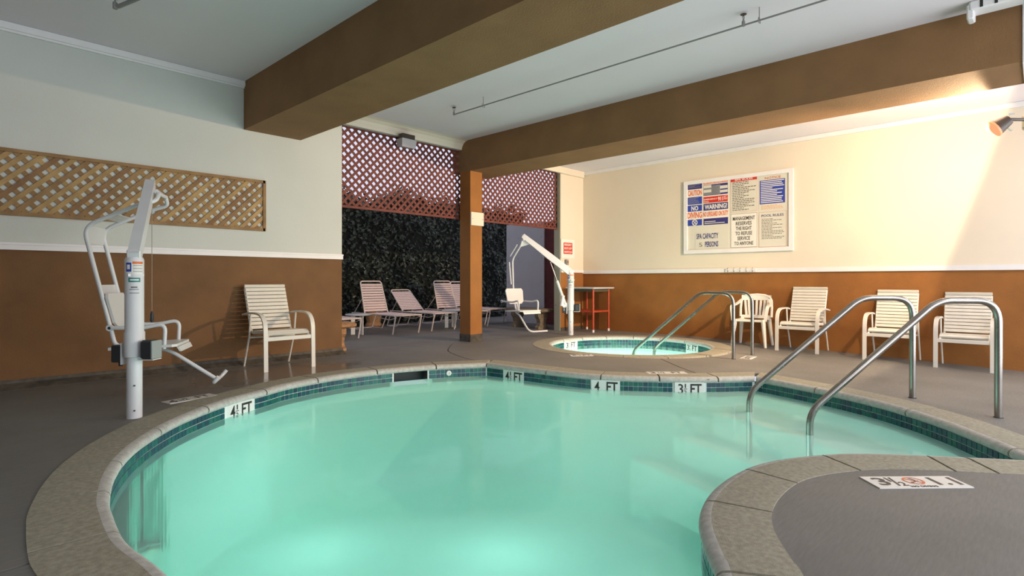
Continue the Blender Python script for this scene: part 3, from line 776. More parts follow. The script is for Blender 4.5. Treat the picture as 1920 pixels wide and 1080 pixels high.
# ------------------------------------------------------------------ handrails
def handrail(name, base, end, ztop, r, label, grp, s1=0.46, zlow=0.02, zend=-0.55):
    b = Vector((base[0], base[1], 0)); e = Vector((end[0], end[1], 0)); d = (e-b); L_ = d.length; d.normalize()
    z0 = fz(b.x, b.y); t_ = thing(name, label, 'handrail', (b.x, b.y, z0), 0, grp); q = lambda s, z: tuple(d*s)+() if False else (d.x*s, d.y*s, z-z0)
    MB().tube(fillet([q(0, z0), q(0, ztop-r), q(s1, ztop-r), q(L_, zlow), q(L_, zend)], [0.16, 0.10, 0.11], 8), r, 14).build('rail', M['steel'], t_, smooth=True)
    MB().lathe([(r, -0.004), (r+0.006, -0.004), (r+0.005, 0.003), (r, 0.004)], (0, 0, 0.0), 20).build('base_collar', M['joint'], t_, smooth=True)
    return t_
pe1, pe2 = onz(1518, 815, ZW), onz(1405, 772, ZW)
handrail('handrail', onz(1872, 783), pe1, 0.875, 0.0245, 'stainless handrail into the pool, the nearer one of the pair', 'pool handrails', 0.42)
handrail('handrail', onz(1711, 745), pe2, 0.872, 0.0245, 'stainless handrail into the pool, the farther one of the pair', 'pool handrails', 0.42)
handrail('handrail', (7.23, 2.88), (7.29, 4.40), 0.85, 0.022, 'stainless rail into the hot tub, the one nearer the pool', 'hot tub handrails', 0.46, -0.06, -0.45)
handrail('handrail', (7.88, 2.88), (7.84, 4.36), 0.85, 0.022, 'stainless rail into the hot tub, the one nearer the wall', 'hot tub handrails', 0.46, -0.06, -0.45)

# ------------------------------------------------------------------ strap armchairs (front = +y)
def arc_samples(path, step, start=0.0):
    P = [Vector(p) for p in path]; cs = [0]
    for a, b in zip(P, P[1:]): cs.append(cs[-1]+(b-a).length)
    out = []; s = start
    while s < cs[-1]-step*0.2:
        j = max(i for i in range(len(cs)-1) if cs[i] <= s+1e-9); f = (s-cs[j])/(cs[j+1]-cs[j]); p = P[j].lerp(P[j+1], f); t = (P[j+1]-P[j]).normalized(); out.append((p, t)); s += step
    return out
def straps(root, path, width, wd, gap, th, m, name='strap'):
    o0 = MB().box((0, 0, 0), (width, wd, th), bev=min(th*0.3, 0.0015)).build(name, m); me = o0.data; bpy.data.objects.remove(o0)
    for p, t in arc_samples(path, wd+gap, (wd+gap)/2):
        o = link(name, me, root); o.location = p; o.rotation_euler = (math.atan2(t.z, t.y), 0, 0)
def armchair(label, loc, rz):
    t_ = thing('armchair', label, 'chair', loc, rz, 'cream strap armchairs along the walls')
    for sx in (-1, 1):
        x = sx*0.272
        path = fillet([(x, 0.30, 0), (x, 0.285, 0.62), (x, -0.10, 0.63), (x, -0.30, 0.60)], [0.20, 0.1], 9)
        MB().band(path, (1, 0, 0), 0.046, 0.020).build('arm_leg', M['chairframe'], t_, smooth=True)
        MB().tube([(x*0.97, -0.12, 0.62), (x*0.97, -0.16, 0.36), (x*0.97, -0.31, 0)], 0.0115, 8).build('leg', M['chairframe'], t_, smooth=True)
        MB().tube(fillet([(sx*0.232, -0.372, 0.90), (sx*0.232, -0.18, 0.385), (sx*0.232, 0.23, 0.415), (sx*0.232, 0.285, 0.35)], [0.08, 0.05]), 0.013, 8).build('side_rail', M['chairframe'], t_, smooth=True)
    MB().box((0, 0.285, 0.352), (0.52, 0.022, 0.045), bev=0.004).build('front_bar', M['chairframe'], t_)
    MB().tube([(-0.262, -0.165, 0.34), (0.262, -0.165, 0.34)], 0.011, 8).build('rear_bar', M['chairframe'], t_, smooth=True)
    back = fillet([(0, -0.172, 0.43), (0, -0.355, 0.895)], 0.01)
    straps(t_, [(0, -0.185, 0.43), (0, -0.362, 0.915)], 0.475, 0.0375, 0.0085, 0.026, M['chair'])
    MB().box((0, -0.371, 0.928), (0.482, 0.036, 0.026), Matrix.Rotation(1.22, 3, 'X'), bev=0.004).build('top_strap', M['chair'], t_)
    seat = fillet([(0, -0.19, 0.405), (0, 0.225, 0.43), (0, 0.292, 0.375)], 0.05)
    straps(t_, seat, 0.475, 0.041, 0.006, 0.024, M['chair'])
    return t_
armchair('cream strap armchair alone against the left wall', (2.86, 6.405, 0), PI)
for Yc, lab in ((2.575, 'cream strap armchair beside the moulded plastic chair'), (1.45, 'cream strap armchair between two others on the right wall'), (0.68, 'cream strap armchair last in the row, behind the near pool rail')):
    armchair(lab, (9.06, Yc, fz(8.9, Yc)), PI/2)

# moulded plastic chair (front = +y)
def plastic_chair(label, loc, rz):
    t_ = thing('plastic_chair', label, 'chair', loc, rz)
    for sx in (-1, 1):
        for y0_, y1_ in ((0.215, 0.25), (-0.19, -0.25)):
            MB().tube([(sx*0.205, y0_, 0.42), (sx*0.245, y1_, 0.0)], [0.034, 0.020], 8).build('leg', M['plastic'], t_, smooth=True)
        path = fillet([(sx*0.235, 0.22, 0.40), (sx*0.265, 0.20, 0.63), (sx*0.262, -0.08, 0.645), (sx*0.21, -0.22, 0.72)], [0.06, 0.08])
        MB().band(path, (1, 0, 0), 0.045, 0.018).build('armrest', M['plastic'], t_, smooth=True)
    s_ = MB(); V = []; F = []; nx, ny = 9, 8
    for k in (0, 1):
        for j in range(ny):
            for i in range(nx):
                u = i/(nx-1)*2-1; v = j/(ny-1)*2-1; V.append((u*0.235, v*0.23, 0.415-0.018*(1-u*u)+0.015*max(0, v)-0.03*max(0, v-0.75)-k*0.016))
    for k in (0, 1):
        for j in range(ny-1):
            for i in range(nx-1):
                a = k*nx*ny+j*nx+i; F.append((a, a+1, a+nx+1, a+nx) if k == 0 else (a+nx, a+nx+1, a+1, a))
    s_.add(V, F); s_.tube([(-0.235, 0.23, 0.40), (0.235, 0.23, 0.40)], 0.014, 8); s_.build('seat', M['plastic'], t_, smooth=True)
    # curved back: outer hoop, vertical ribs
    def bp(a, z):   # a in -1..1 across
        return (0.235*math.sin(a*1.25)/math.sin(1.25), -0.20-0.06*math.cos(a*1.25)-0.13*(z-0.42), z)
    hoop = [bp(-0.98, 0.44), bp(-1.0, 0.60), bp(-0.93, 0.70), bp(-0.75, 0.76), bp(-0.4, 0.79), bp(0, 0.80), bp(0.4, 0.79), bp(0.75, 0.76), bp(0.93, 0.70), bp(1.0, 0.60), bp(0.98, 0.44)]
    MB().tube(hoop, 0.020, 8).build('back_rim', M['plastic'], t_, smooth=True)
    for z0, z1 in ((0.71, 0.79), (0.42, 0.47)):
        pl = MB()
        for k in range(12):
            a0, a1 = -0.9+k*0.15, -0.9+(k+1)*0.15
            pl.add([bp(a0, z0), bp(a1, z0), bp(a1, z1), bp(a0, z1)]+[tuple(Vector(q)+Vector((0, 0.012, 0))) for q in (bp(a0, z0), bp(a1, z0), bp(a1, z1), bp(a0, z1))], [(0, 3, 2, 1), (4, 5, 6, 7), (0, 1, 5, 4), (1, 2, 6, 5), (2, 3, 7, 6), (3, 0, 4, 7)])
        pl.build('back_panel', M['plastic'], t_)
    for k in range(7):
        a = -0.63+k*0.21
        MB().band([bp(a*0.8, 0.44), bp(a*0.9, 0.58), bp(a, 0.73)], (1, 0, 0), 0.034, 0.012).build('back_rib', M['plastic'], t_)
    return t_
plastic_chair('white moulded plastic chair with vertical slots in its back', (9.03, 3.30, fz(9.0, 3.3)), PI/2+0.12)

# ------------------------------------------------------------------ loungers (foot end = +y, hinge at origin y=0)
def lounger(label, loc, rz, rise, run):
    t_ = thing('sun_lounger', label, 'sun lounger', loc, rz, 'strap sun loungers in front of the hedge')
    H = 0.345; Lf = 1.12
    for sx in (-1, 1):
        x = sx*0.285
        path = fillet([(x, Lf-0.10, 0.0), (x, Lf, H), (x, -0.45, H), (x, -0.42, H-0.02)], [0.07, 0.01])
        MB().tube(path, 0.0125, 8).build('side_rail', M['loungeframe'], t_, smooth=True)
        MB().tube(fillet([(x*0.92, -0.02, H-0.02), (x*0.92, -0.22, 0.012), (x*0.92, -0.60, 0.012), (x*0.92, -0.42, H-0.01)], 0.05), 0.0115, 8).build('leg', M['loungeframe'], t_, smooth=True)
        MB().tube(fillet([(x*0.9, Lf-0.02, H-0.03), (x*0.9, Lf-0.22, H-0.085), (x*0.9, Lf-0.62, H-0.06), (x*0.9, Lf-0.70, H-0.01)], 0.06), 0.008, 6).build('brace', M['loungeframe'], t_, smooth=True)
        MB().tube([(sx*0.262, -run*0.45, H+rise*0.45), (sx*0.262, -0.40, H)], 0.007, 6).build('back_strut', M['loungeframe'], t_, smooth=True)
    MB().tube([(-0.285, Lf, H), (0.285, Lf, H)], 0.0125, 8).build('foot_bar', M['loungeframe'], t_, smooth=True)
    MB().tube([(-0.262, -0.6, 0.012), (0.262, -0.6, 0.012)], 0.0115, 8).build('floor_bar', M['loungeframe'], t_, smooth=True)
    top = (0, -run, H+rise); nb = fillet([(-0.262, 0, H+0.005), (-0.235, -run, H+rise), (0.235, -run, H+rise), (0.262, 0, H+0.005)], 0.06)
    MB().tube(nb, 0.0135, 8).build('back_frame', M['loungeframe'], t_, smooth=True)
    straps(t_, [(0, 0.02, H), (0, Lf-0.02, H)], 0.57, 0.040, 0.010, 0.006, M['lounge'])
    straps(t_, [(0, -0.015, H+0.03), (0, -run*0.95, H+rise*0.95)], 0.505, 0.042, 0.011, 0.006, M['lounge'])
    return t_
lounger('sun lounger cut off by the left wall edge', (4.93, 9.55, 0), PI-0.02, 0.55, 0.36)
lounger('pale strap lounger with upright back, second from the left', (6.27, 9.62, 0), PI-0.03, 0.63, 0.22)
lounger('pale strap lounger with its back reclined the most', (7.20, 9.66, 0), PI-0.03, 0.44, 0.50)
lounger('pale strap lounger with upright back just left of the column', (8.17, 9.70, 0), PI-0.03, 0.63, 0.20)
lounger('lounger mostly hidden behind the orange column', (9.02, 10.05, 0), PI-0.03, 0.61, 0.28)

def side_table(label, loc, r=0.24, h=0.38):
    t_ = thing('side_table', label, 'table', loc)
    MB().lathe([(0.02, h-0.03), (r-0.02, h-0.03), (r, h-0.018), (r, h-0.006), (r-0.012, h), (0.01, h)], seg=24).build('table_top', M['table_top'], t_, smooth=True)
    for k in range(3):
        a = 2*PI*k/3+0.6
        MB().box((0.10*math.cos(a), 0.10*math.sin(a), (h-0.03)/2), (0.075, 0.018, h-0.03), Matrix.Rotation(a, 3, 'Z'), bev=0.003).build('leg', M['chairframe'], t_)
side_table('low grey side table at the left edge of the opening', (5.55, 9.10, 0))
side_table('low pale side table standing among the loungers left of the column', (7.685, 9.0, 0), 0.19, 0.37)

# ------------------------------------------------------------------ stone benches
def scroll_pedestal(mbx, c, w_, d_, h, rot):
    prof = [(-w_*.5, 0), (w_*.5, 0), (w_*.5, h*.12), (w_*.36, h*.2), (w_*.28, h*.38), (w_*.34, h*.58), (w_*.5, h*.75), (w_*.5, h), (-w_*.5, h), (-w_*.5, h*.75), (-w_*.34, h*.58), (-w_*.28, h*.38), (-w_*.36, h*.2), (-w_*.5, h*.12)]
    R = Matrix.Rotation(rot, 3, 'Z')
    mbx.plate([Vector(c)+R@Vector((a, -d_/2, b)) for a, b in prof], R@Vector((0, d_, 0)))
def bench(label, loc, rz, L_, D_, h, mt, mp):
    t_ = thing('stone_bench', label, 'bench', loc, rz)
    MB().box((0, 0, h-0.04), (L_, D_, 0.075), bev=0.022).build('seat', mt, t_, smooth=True)
    for sx in (-1, 1):
        m_ = MB(); scroll_pedestal(m_, (sx*(L_*0.5-0.2), 0, 0), D_*0.72, 0.11, h-0.078, PI/2); po = m_.build('pedestal', mp, t_)
        sc = MB()
        for q in (-1, 1):
            for zc, rr in ((h*0.25, 0.045), (h*0.62, 0.055)):
                pts = [(sx*(L_*0.5-0.2)+q*0.057, (rr*(1-k/18))*math.cos(k*0.7), zc+(rr*(1-k/18))*math.sin(k*0.7)) for k in range(15)]
                sc.tube(pts, 0.007, 6)
        sc.build('scroll_relief', mp, po, smooth=True)
    return t_
bench('ochre stone bench with scroll pedestal at the left wall end', (3.72, 7.26, 0), 0, 1.15, 0.38, 0.40, M['stone'], M['stone'])
bench('brown pebbled stone bench behind the right lift seat', (8.78, 7.78, 0), PI/2-0.12, 1.15, 0.38, 0.42, M['greystone'], M['greystone'])
pot = thing('stone_planter', 'rough ochre stone planter against the hedge behind the loungers', 'planter', (6.72, 10.42, 0))
MB().lathe([(0.16, 0), (0.19, 0.03), (0.14, 0.10), (0.17, 0.22), (0.24, 0.42), (0.25, 0.50), (0.22, 0.53), (0.20, 0.50), (0.05, 0.48)], seg=14).build('bowl', M['stone'], pot)
MB().lathe([(0.01, 0.47), (0.19, 0.48), (0.19, 0.495), (0.01, 0.51)], seg=14).build('soil_and_shade', M['soil_and_shade'], pot)

# ------------------------------------------------------------------ red corner table
rt = thing('corner_table', 'tall red-legged table with white top in the back corner', 'table', (9.07, 6.44, 0))
MB().box((0, 0, 0.845), (0.70, 0.68, 0.028), bev=0.008).build('table_top', M['table_top'], rt)
for sx in (-1, 1):
    for sy in (-1, 1):
        lg = MB().tube([(sx*0.26, sy*0.26, 0.0), (sx*0.26, sy*0.26, 0.832)], 0.021, 10).build('leg', M['redmetal'], rt, smooth=True)
        MB().tube([(sx*0.26, sy*0.26, 0.0), (sx*0.26, sy*0.26, 0.05)], 0.0225, 10).build('foot', M['trim'], lg, smooth=True)
MB().box((0, 0, 0.395), (0.54, 0.54, 0.035), bev=0.005).build('shelf', M['redmetal'], rt)
MB().box((0, 0, 0.80), (0.54, 0.54, 0.05)).build('apron', mat('dark brown board', (0.10, 0.07, 0.04), 0.8), rt)  # apron in plain dark brown

# ------------------------------------------------------------------ pool lifts
def pool_lift(label, base, arm_dir, arm_len, arm_z, face, mast_h, sc=1.0, cord=True):
    """mast at base; arm runs along arm_dir; the chair hangs at its end and faces 'face'."""
    t_ = thing('pool_lift', label, 'pool lift', (base[0], base[1], 0), 0, None)
    a = Vector((arm_dir[0], arm_dir[1], 0)).normalized(); f = Vector((face[0], face[1], 0)).normalized(); w_ = Vector((-f.y, f.x, 0)); Z = Vector((0, 0, 1))
    mast = MB().lathe([(0.050, 0.0), (0.050, 0.46)], seg=24).build('mast', M['lift'], t_, smooth=True)
    mb = MB()
    for z in (0.06, 0.24): mb.lathe([(0.006, 0), (0.006, 0.004)], (0, 0, 0), 8) if False else mb.box(tuple(-Vector((base[0], base[1], 0)).normalized()*0.05+Z*z), (0.01, 0.01, 0.01))
    mb.build('bolt', M['darkplastic'], mast)
    sl = MB().lathe([(0.052, 0.44), (0.064, 0.445), (0.066, 0.46), (0.066, 0.62), (0.060, 0.63), (0.0605, mast_h-0.02), (0.052, mast_h)], seg=28).build('sleeve', M['lift'], t_, smooth=True)
    MB().box(tuple(a*0.0+Z*(mast_h-0.13)), (0.10, 0.10, 0.02)).build('cap_plate', M['lift'], t_)
    # stickers on the sleeve, facing the pool side
    n_ = Vector((-base[0], -base[1], 0)).normalized(); s_ = Z.cross(n_)
    def sticker(z0, z1, a0, a1, m_, nm='sticker', r=0.0612, parent=sl):
        V = []; K = 8
        for k in range(K+1):
            an = a0+(a1-a0)*k/K; d = n_*math.cos(an)+s_*math.sin(an); V += [d*r+Z*z0, d*r+Z*z1]
        return MB().add(V, [(2*k, 2*k+2, 2*k+3, 2*k+1) for k in range(K)]).build(nm, m_, parent)
    sticker(mast_h-0.125, mast_h-0.03, -0.95, 0.95, INK['white'], 'label_plate')
    sticker(mast_h-0.050, mast_h-0.032, -0.20, 0.95, INK['orange'], 'warning_band', 0.0616)
    sticker(mast_h-0.105, mast_h-0.04, -0.92, -0.30, INK['blue'], 'access_emblem', 0.0616)
    sticker(mast_h-0.088, mast_h-0.055, -0.80, -0.45, INK['white'], 'access_emblem', 0.062)
    for k in range(5): sticker(mast_h-0.062-k*0.011, mast_h-0.0575-k*0.011, -0.12, 0.88, INK['paper'] if k % 2 else INK['grey'], 'print_line', 0.0616)
    sticker(mast_h-0.180, mast_h-0.148, -0.62, 0.62, INK['teal'], 'oval_badge', 0.0616)
    sticker(mast_h-0.169, mast_h-0.159, -0.45, 0.45, INK['white'], 'oval_badge', 0.062)
    sticker(mast_h-0.222, mast_h-0.212, -0.35, 0.3, INK['line'], 'print_line'); sticker(mast_h-0.236, mast_h-0.230, -0.5, 0.45, INK['grey'], 'print_line'); sticker(mast_h-0.262, mast_h-0.256, -0.5, 0.5, INK['grey'], 'print_line')
    # arm: box section, deeper at the mast
    E = a*arm_len+Z*arm_z; S = Z*(mast_h-0.02)-a*0.03; d = (E-S); ln = d.length; d.normalize(); up = (Z-d*Z.dot(d)).normalized(); sd = d.cross(up)
    V = []
    for q, hh in ((0, 0.060), (0.45, 0.058), (1, 0.040)):
        for x_, y_ in ((-1, -1), (1, -1), (1, 1), (-1, 1)): V.append(S+d*ln*q+sd*x_*0.036+up*y_*hh)
    F = [(0, 3, 2, 1), (8, 9, 10, 11)]
    for q in (0, 1):
        for k in range(4): F.append((q*4+k, q*4+(k+1) % 4, q*4+4+(k+1) % 4, q*4+4+k))
    arm = MB().add(V, F).build('arm', M['lift'], t_)
    MB().box(tuple(Z*(mast_h+0.0)), (0.085, 0.085, 0.11), Matrix.Rotation(math.atan2(a.y, a.x), 3, 'Z'), bev=0.008).build('arm_bracket', M['lift'], t_)
    # actuator under the arm
    ac = a*0.10+Z*(0.56); top = S+d*ln*0.40-up*0.07; mid = ac.lerp(top, 0.55)
    am = MB().tube([ac, mid], 0.027, 14).build('actuator', M['lift'], t_, smooth=True); MB().tube([mid, top], 0.011, 10).build('piston', M['steel'], am, smooth=True)
    MB().tube([a*0.17+Z*0.53, a*0.14+Z*0.72], 0.034, 14).build('motor', M['lift'], am, smooth=True)
    MB().box(tuple(a*0.09+Z*0.55), (0.12, 0.03, 0.07), Matrix.Rotation(math.atan2(a.y, a.x), 3, 'Z')).build('motor_bracket', M['lift'], t_)
    # battery and control boxes
    rt_ = Vector((SA, -CA, 0)); RR = Matrix.Rotation(math.atan2(rt_.y, rt_.x), 3, 'Z')
    bb = MB().box(tuple(rt_*0.112-n_*(-0.03)+Z*0.50), (0.088, 0.10, 0.135), RR, bev=0.012).build('battery_box', M['darkplastic'], t_)
    MB().box(tuple(rt_*0.158+n_*0.03+Z*0.50), (0.014, 0.11, 0.13), RR, bev=0.003).build('box_cover', mat('grey cover', (0.3, 0.31, 0.3), 0.5), bb)
    MB().box(tuple(rt_*0.11+n_*0.02+Z*0.428), (0.11, 0.10, 0.006), RR).build('box_shelf', M['lift'], t_)
    cb = MB().box(tuple(-rt_*0.115-n_*0.01+Z*0.465), (0.075, 0.06, 0.125), RR, bev=0.006).build('control_box', M['darkplastic'], t_)
    MB().box(tuple(-rt_*0.115+n_*0.0215+Z*0.51), (0.05, 0.003, 0.018), RR).build('sticker', INK['white'], cb)
    MB().box(tuple(-rt_*0.118+n_*0.0215+Z*0.465), (0.024, 0.003, 0.045), RR).build('sticker', INK['grey'], cb)
    MB().box(tuple(-rt_*0.073-n_*0.01+Z*0.465), (0.012, 0.07, 0.155), RR).build('mount_plate', M['lift'], t_)
    MB().tube([tuple(-rt_*0.10+Z*0.41), tuple(-rt_*0.10+Z*0.375)], 0.013, 8).build('plug', M['darkplastic'], cb)
    # hanging chair frame
    def q(x_, y_, z_): return E+f*x_+w_*y_+Z*(z_-arm_z)
    for y_ in (-1, 1):
        yy = 0.185*y_
        if cord:
            MB().tube(fillet([q(0.09, yy*0.55, arm_z-0.10), q(0.09, yy*0.9, arm_z-0.17), q(-0.02, yy, arm_z-0.20), q(-0.42, yy, arm_z-0.40), q(-0.20, yy, 0.46), q(0.0, yy, 0.44)], [0.05, 0.05, 0.10, 0.05], 7), 0.0165, 12).build('back_tube', M['lift'], t_, smooth=True)
        elif y_ == 1:
            MB().tube(fillet([q(0.0, 0.0, arm_z-0.03), q(-0.04, 0.0, arm_z-0.16), q(-0.30, 0.0, arm_z-0.42), q(-0.27, 0.0, 0.70), q(-0.20, 0.0, 0.46), q(0.0, 0.0, 0.44)], [0.04, 0.08, 0.08, 0.04], 7), 0.0165, 12).build('back_tube', M['lift'], t_, smooth=True)
            MB().tube([q(-0.30, -0.075, arm_z-0.47), q(-0.27, -0.055, arm_z-0.88)], 0.012, 10).build('guide_tube', M['lift'], t_, smooth=True)
            MB().tube([q(-0.09, -0.055, arm_z-0.16), q(-0.27, -0.075, arm_z-0.36)], 0.012, 10).build('guide_tube', M['lift'], t_, smooth=True)
            MB().tube([q(-0.26, 0.05, 0.66), q(-0.20, 0.05, 0.46)], 0.0145, 10).build('seat_post', M['lift'], t_, smooth=True)
        az = 0.61
        ar = MB().tube(fillet([q(-0.22 if cord else -0.34, yy*1.12, az), q(0.0, yy*1.2, az-0.005), q(0.17, yy*1.2, az+0.03), q(0.16, yy*1.2, 0.43)], [0.04, 0.07]), 0.0155, 12).build('armrest', M['lift'], t_, smooth=True)
        MB().lathe([(0.010, -0.012), (0.026, -0.012), (0.026, 0.012), (0.010, 0.012)], q(-0.23 if cord else -0.35, yy*1.12, az), 14, tuple(w_)).build('end_cap', M['lift'], ar, smooth=True)
        MB().lathe([(0.001, -0.014), (0.012, -0.014), (0.012, 0.014), (0.001, 0.014)], q(-0.23 if cord else -0.35, yy*1.12, az), 12, tuple(w_)).build('hole', M['darkplastic'], ar, smooth=True)
    def cross(x_, z_, x2, z2, nm='cross_plate'):
        V = [q(x_, -0.185, z_), q(x_, 0.185, z_), q(x2, 0.185, z2), q(x2, -0.185, z2)]; n2 = (V[1]-V[0]).cross(V[3]-V[0]).normalized()*0.008
        MB().plate(V, n2).build(nm, M['lift'], t_)
    if cord:
        cross(-0.20, arm_z-0.29, -0.28, arm_z-0.33); cross(-0.385, arm_z-0.39, -0.40, arm_z-0.53); cross(-0.315, 0.96, -0.295, 0.86)
        MB().tube([q(0.09, -0.105, arm_z-0.10), q(0.09, 0.105, arm_z-0.10)], 0.0165, 12).build('top_tube', M['lift'], t_, smooth=True)
        MB().tube([q(0.04, 0, arm_z-0.06), q(0.09, 0, arm_z-0.10)], 0.018, 10).build('hanger', M['lift'], t_, smooth=True)
    else:
        MB().plate([E-d*0.20-up*0.04, E-d*0.02-up*0.035, q(-0.05, 0, arm_z-0.20)], tuple(sd*0.012)).build('gusset', M['lift'], t_)
    MB().tube([q(0.0, 0, arm_z+0.01), q(0.03, 0, arm_z-0.09)], 0.022, 12).build('pivot', M['lift'], t_, smooth=True)
    # backrest and seat
    bc = [(-0.18, -0.11), (-0.20, 0.09), (-0.17, 0.13), (0.17, 0.13), (0.20, 0.09), (0.18, -0.11), (0.13, -0.15), (-0.13, -0.15)]
    zc = 0.80 if cord else 0.755; tilt = -0.22/(0.94)
    MB().plate([q(-0.245+b*-0.22, a_*1.0, zc-0.04+b) for a_, b in bc], tuple(f*0.02)).build('backrest', M['liftseat'], t_)
    st = [(-0.24, -0.22), (-0.24, 0.22), (0.22, 0.24), (0.25, 0.20), (0.25, -0.20), (0.22, -0.24)]
    so = MB().plate([q(x_, y_, 0.435+0.03*x_) for x_, y_ in st], (0, 0, 0.022)).build('seat', M['liftseat'], t_)
    MB().plate([q(0.245, -0.2, 0.44), q(0.245, 0.2, 0.44), q(0.265, 0.19, 0.40), q(0.265, -0.19, 0.40)], tuple(f*0.015)).build('seat_lip', M['liftseat'], so)
    # leg rest
    if cord:
        lg = MB().tube(fillet([q(0.02, 0, 0.43), q(0.16, 0, 0.38), q(0.50, 0, 0.13), q(0.52, 0.0, 0.12)], [0.06, 0.01]), 0.0165, 12).build('leg_rest_tube', M['lift'], t_, smooth=True)
        MB().tube(fillet([q(0.56, -0.19, 0.17), q(0.52, -0.18, 0.12), q(0.52, 0.18, 0.12), q(0.56, 0.19, 0.17)], 0.03), 0.016, 12).build('foot_bar', M['lift'], lg, smooth=True)
    else:
        MB().tube(fillet([q(0.02, -0.17, 0.42), q(0.12, -0.17, 0.38), q(0.38, -0.16, 0.10), q(0.42, 0.22, 0.10)], [0.04, 0.10]), 0.0165, 12).build('leg_rest_tube', M['lift'], t_, smooth=True)
    if cord:
        cx = q(0.03, -0.07, 0).xy; c3 = Vector((cx[0], cx[1], 0))
        co = MB().tube([c3+Z*(arm_z-0.12), c3+Z*0.72], 0.0025, 6).build('pull_cord', M['cable'], t_)
        MB().tube([c3+Z*0.735, c3+Z*0.71, c3+Z*0.66, c3+Z*0.64], [0.006, 0.014, 0.016, 0.008], 10).build('cord_handle', M['darkplastic'], co, smooth=True)
    return t_
Rv = Vector((SA, -CA)); Fv = Vector((CA, SA))
b1 = onz(252, 783)
pool_lift('large white pool lift on the left deck in front of the wood lattice', b1, (0.305, 0.81), 0.83, 1.83, tuple(Rv*0.95+Fv*0.30), 1.165)
b2_ = onz(1070, 628)
pool_lift('smaller looking white pool lift beyond the hot tub, beside the red table', b2_, tuple(-Rv*0.98-Fv*0.10), 0.88, 1.80, tuple(Rv*0.62-Fv*0.80), 1.13, cord=False)

# ------------------------------------------------------------------ signs
def board_xy(px, py, plane): return plane(px, py)
# notice board on the right wall. u to the right (towards -Y), v up
nbL = onx(1282, 400, XR-0.03).y; nbR = onx(1487, 400, XR-0.03).y
zt = (onx(1282, 340.5, XR-0.03).z+onx(1487, 315.5, XR-0.03).z)/2; zb = (onx(1282, 475, XR-0.03).z+onx(1487, 471, XR-0.03).z)/2
BW = nbL-nbR; BH = zt-zb
nb = thing('notice_board', 'large white framed board of pool and spa rule signs', 'notice board', (XR, (nbL+nbR)/2, (zt+zb)/2))
NBM = lambda u, v, z=0.0: (-0.012-z, (0.5-u)*BW, (v-0.5)*BH)
def nbbox(u0, v0, u1, v1, z0, z1, m_, parent, name):
    a = NBM(u0, v0, z0); b = NBM(u1, v1, z1); return MB().b2(a, b).build(name, m_, parent)
nbbox(0.02, 0.02, 0.98, 0.98, -0.01, 0.0, INK['paper'], nb, 'backing_board')
fw = 0.035
fv = fw*BW/BH
for u0, v0, u1, v1 in ((0, 0, 1, fv), (0, 1-fv, 1, 1), (0, fv, fw, 1-fv), (1-fw, fv, 1, 1-fv)):
    nbbox(u0, v0, u1, v1, -0.012, 0.022, M['trim'], nb, 'frame_rail')
# crop-pixel rectangles (board crop 1307x1080 at x5.683) -> board u,v
def cu(x, y):
    px, py = 1270+x/5.683, 300+y/5.683; p = onx(px, py, XR-0.02); return (nbL-p.y)/BW, (p.z-zb)/BH
def rect(x0, ytl, x1, ybl):    # left x, top at left edge; right x; bottom at left edge -> upright rectangle
    u0, v1 = cu(x0, ytl); u1, _ = cu(x1, ytl); _, v0 = cu(x0, ybl); return u0, v0, u1, v1
def sign(x0, yt, x1, yb, bgm, name='sign'):
    u0, v0, u1, v1 = rect(x0, yt, x1, yb); o = nbbox(u0, v0, u1, v1, 0.0, 0.003, bgm, nb, name); o['uv'] = 1; del o['uv']
    def blk(a0, b0, a1, b1, m_, nm='printed_panel', z=0.0036):      # fractions, b from the bottom
        A = NBM(u0+(u1-u0)*a0, v0+(v1-v0)*b0, 0.003); B = NBM(u0+(u1-u0)*a1, v0+(v1-v0)*b1, z); return MB().b2(A, B).build(nm, m_, o)
    def txt(s_, a0, b0, a1, b1, m_, bold=0.02, z=0.0042):
        ww = (u1-u0)*(a1-a0)*BW; hh = (v1-v0)*(b1-b0)*BH; me_ = text_fit(s_, ww, hh, 0.0005, bold)
        c = NBM(u0+(u1-u0)*(a0+a1)/2, v0+(v1-v0)*(b0+b1)/2, z); put_text(me_, m_, frame_mat(c, (0, -1, 0), (0, 0, 1)), o)
    def lines(a0, b0, a1, b1, n_, m_, hf=0.45, words=True, z=0.0038):
        mb_ = MB()
        for k in range(n_):
            yb_ = b0+(b1-b0)*(k+0.3)/n_; hb = (b1-b0)/n_*hf; x_ = a0; xe = a0+(a1-a0)*random.choice((1, 0.95, 0.9, 0.7, 0.5))
            while x_ < xe:
                wl_ = random.uniform(0.05, 0.14)*(a1-a0) if words else (xe-x_)
                A = NBM(u0+(u1-u0)*x_, v0+(v1-v0)*yb_, z-0.0005); B = NBM(u0+(u1-u0)*min(xe, x_+wl_), v0+(v1-v0)*(yb_+hb), z); mb_.b2(A, B); x_ += wl_+0.022*(a1-a0)
        mb_.build('small_print', m_, o)
    return o, blk, txt, lines
W_ = INK['white']
o, blk, txt, lines = sign(108, 252, 264, 480, W_)
blk(0.01, 0.70, 0.99, 1.0, INK['navy']); lines(0.08, 0.76, 0.93, 0.97, 4, INK['grey'], 0.5); txt('CAUTION', 0.02, 0.40, 0.98, 0.66, INK['orange'], 0.03)
blk(0.01, 0.0, 0.99, 0.34, INK['blue']); lines(0.08, 0.03, 0.8, 0.32, 5, INK['grey'], 0.5)
o, blk, txt, lines = sign(106, 490, 264, 705, W_)
blk(0.01, 0.70, 0.99, 1.0, INK['blue']); txt('NO', 0.27, 0.735, 0.74, 0.965, W_, 0.03); txt('DIVING', 0.01, 0.36, 0.99, 0.66, INK['orange'], 0.03)
blk(0.01, 0.0, 0.99, 0.30, INK['blue'])
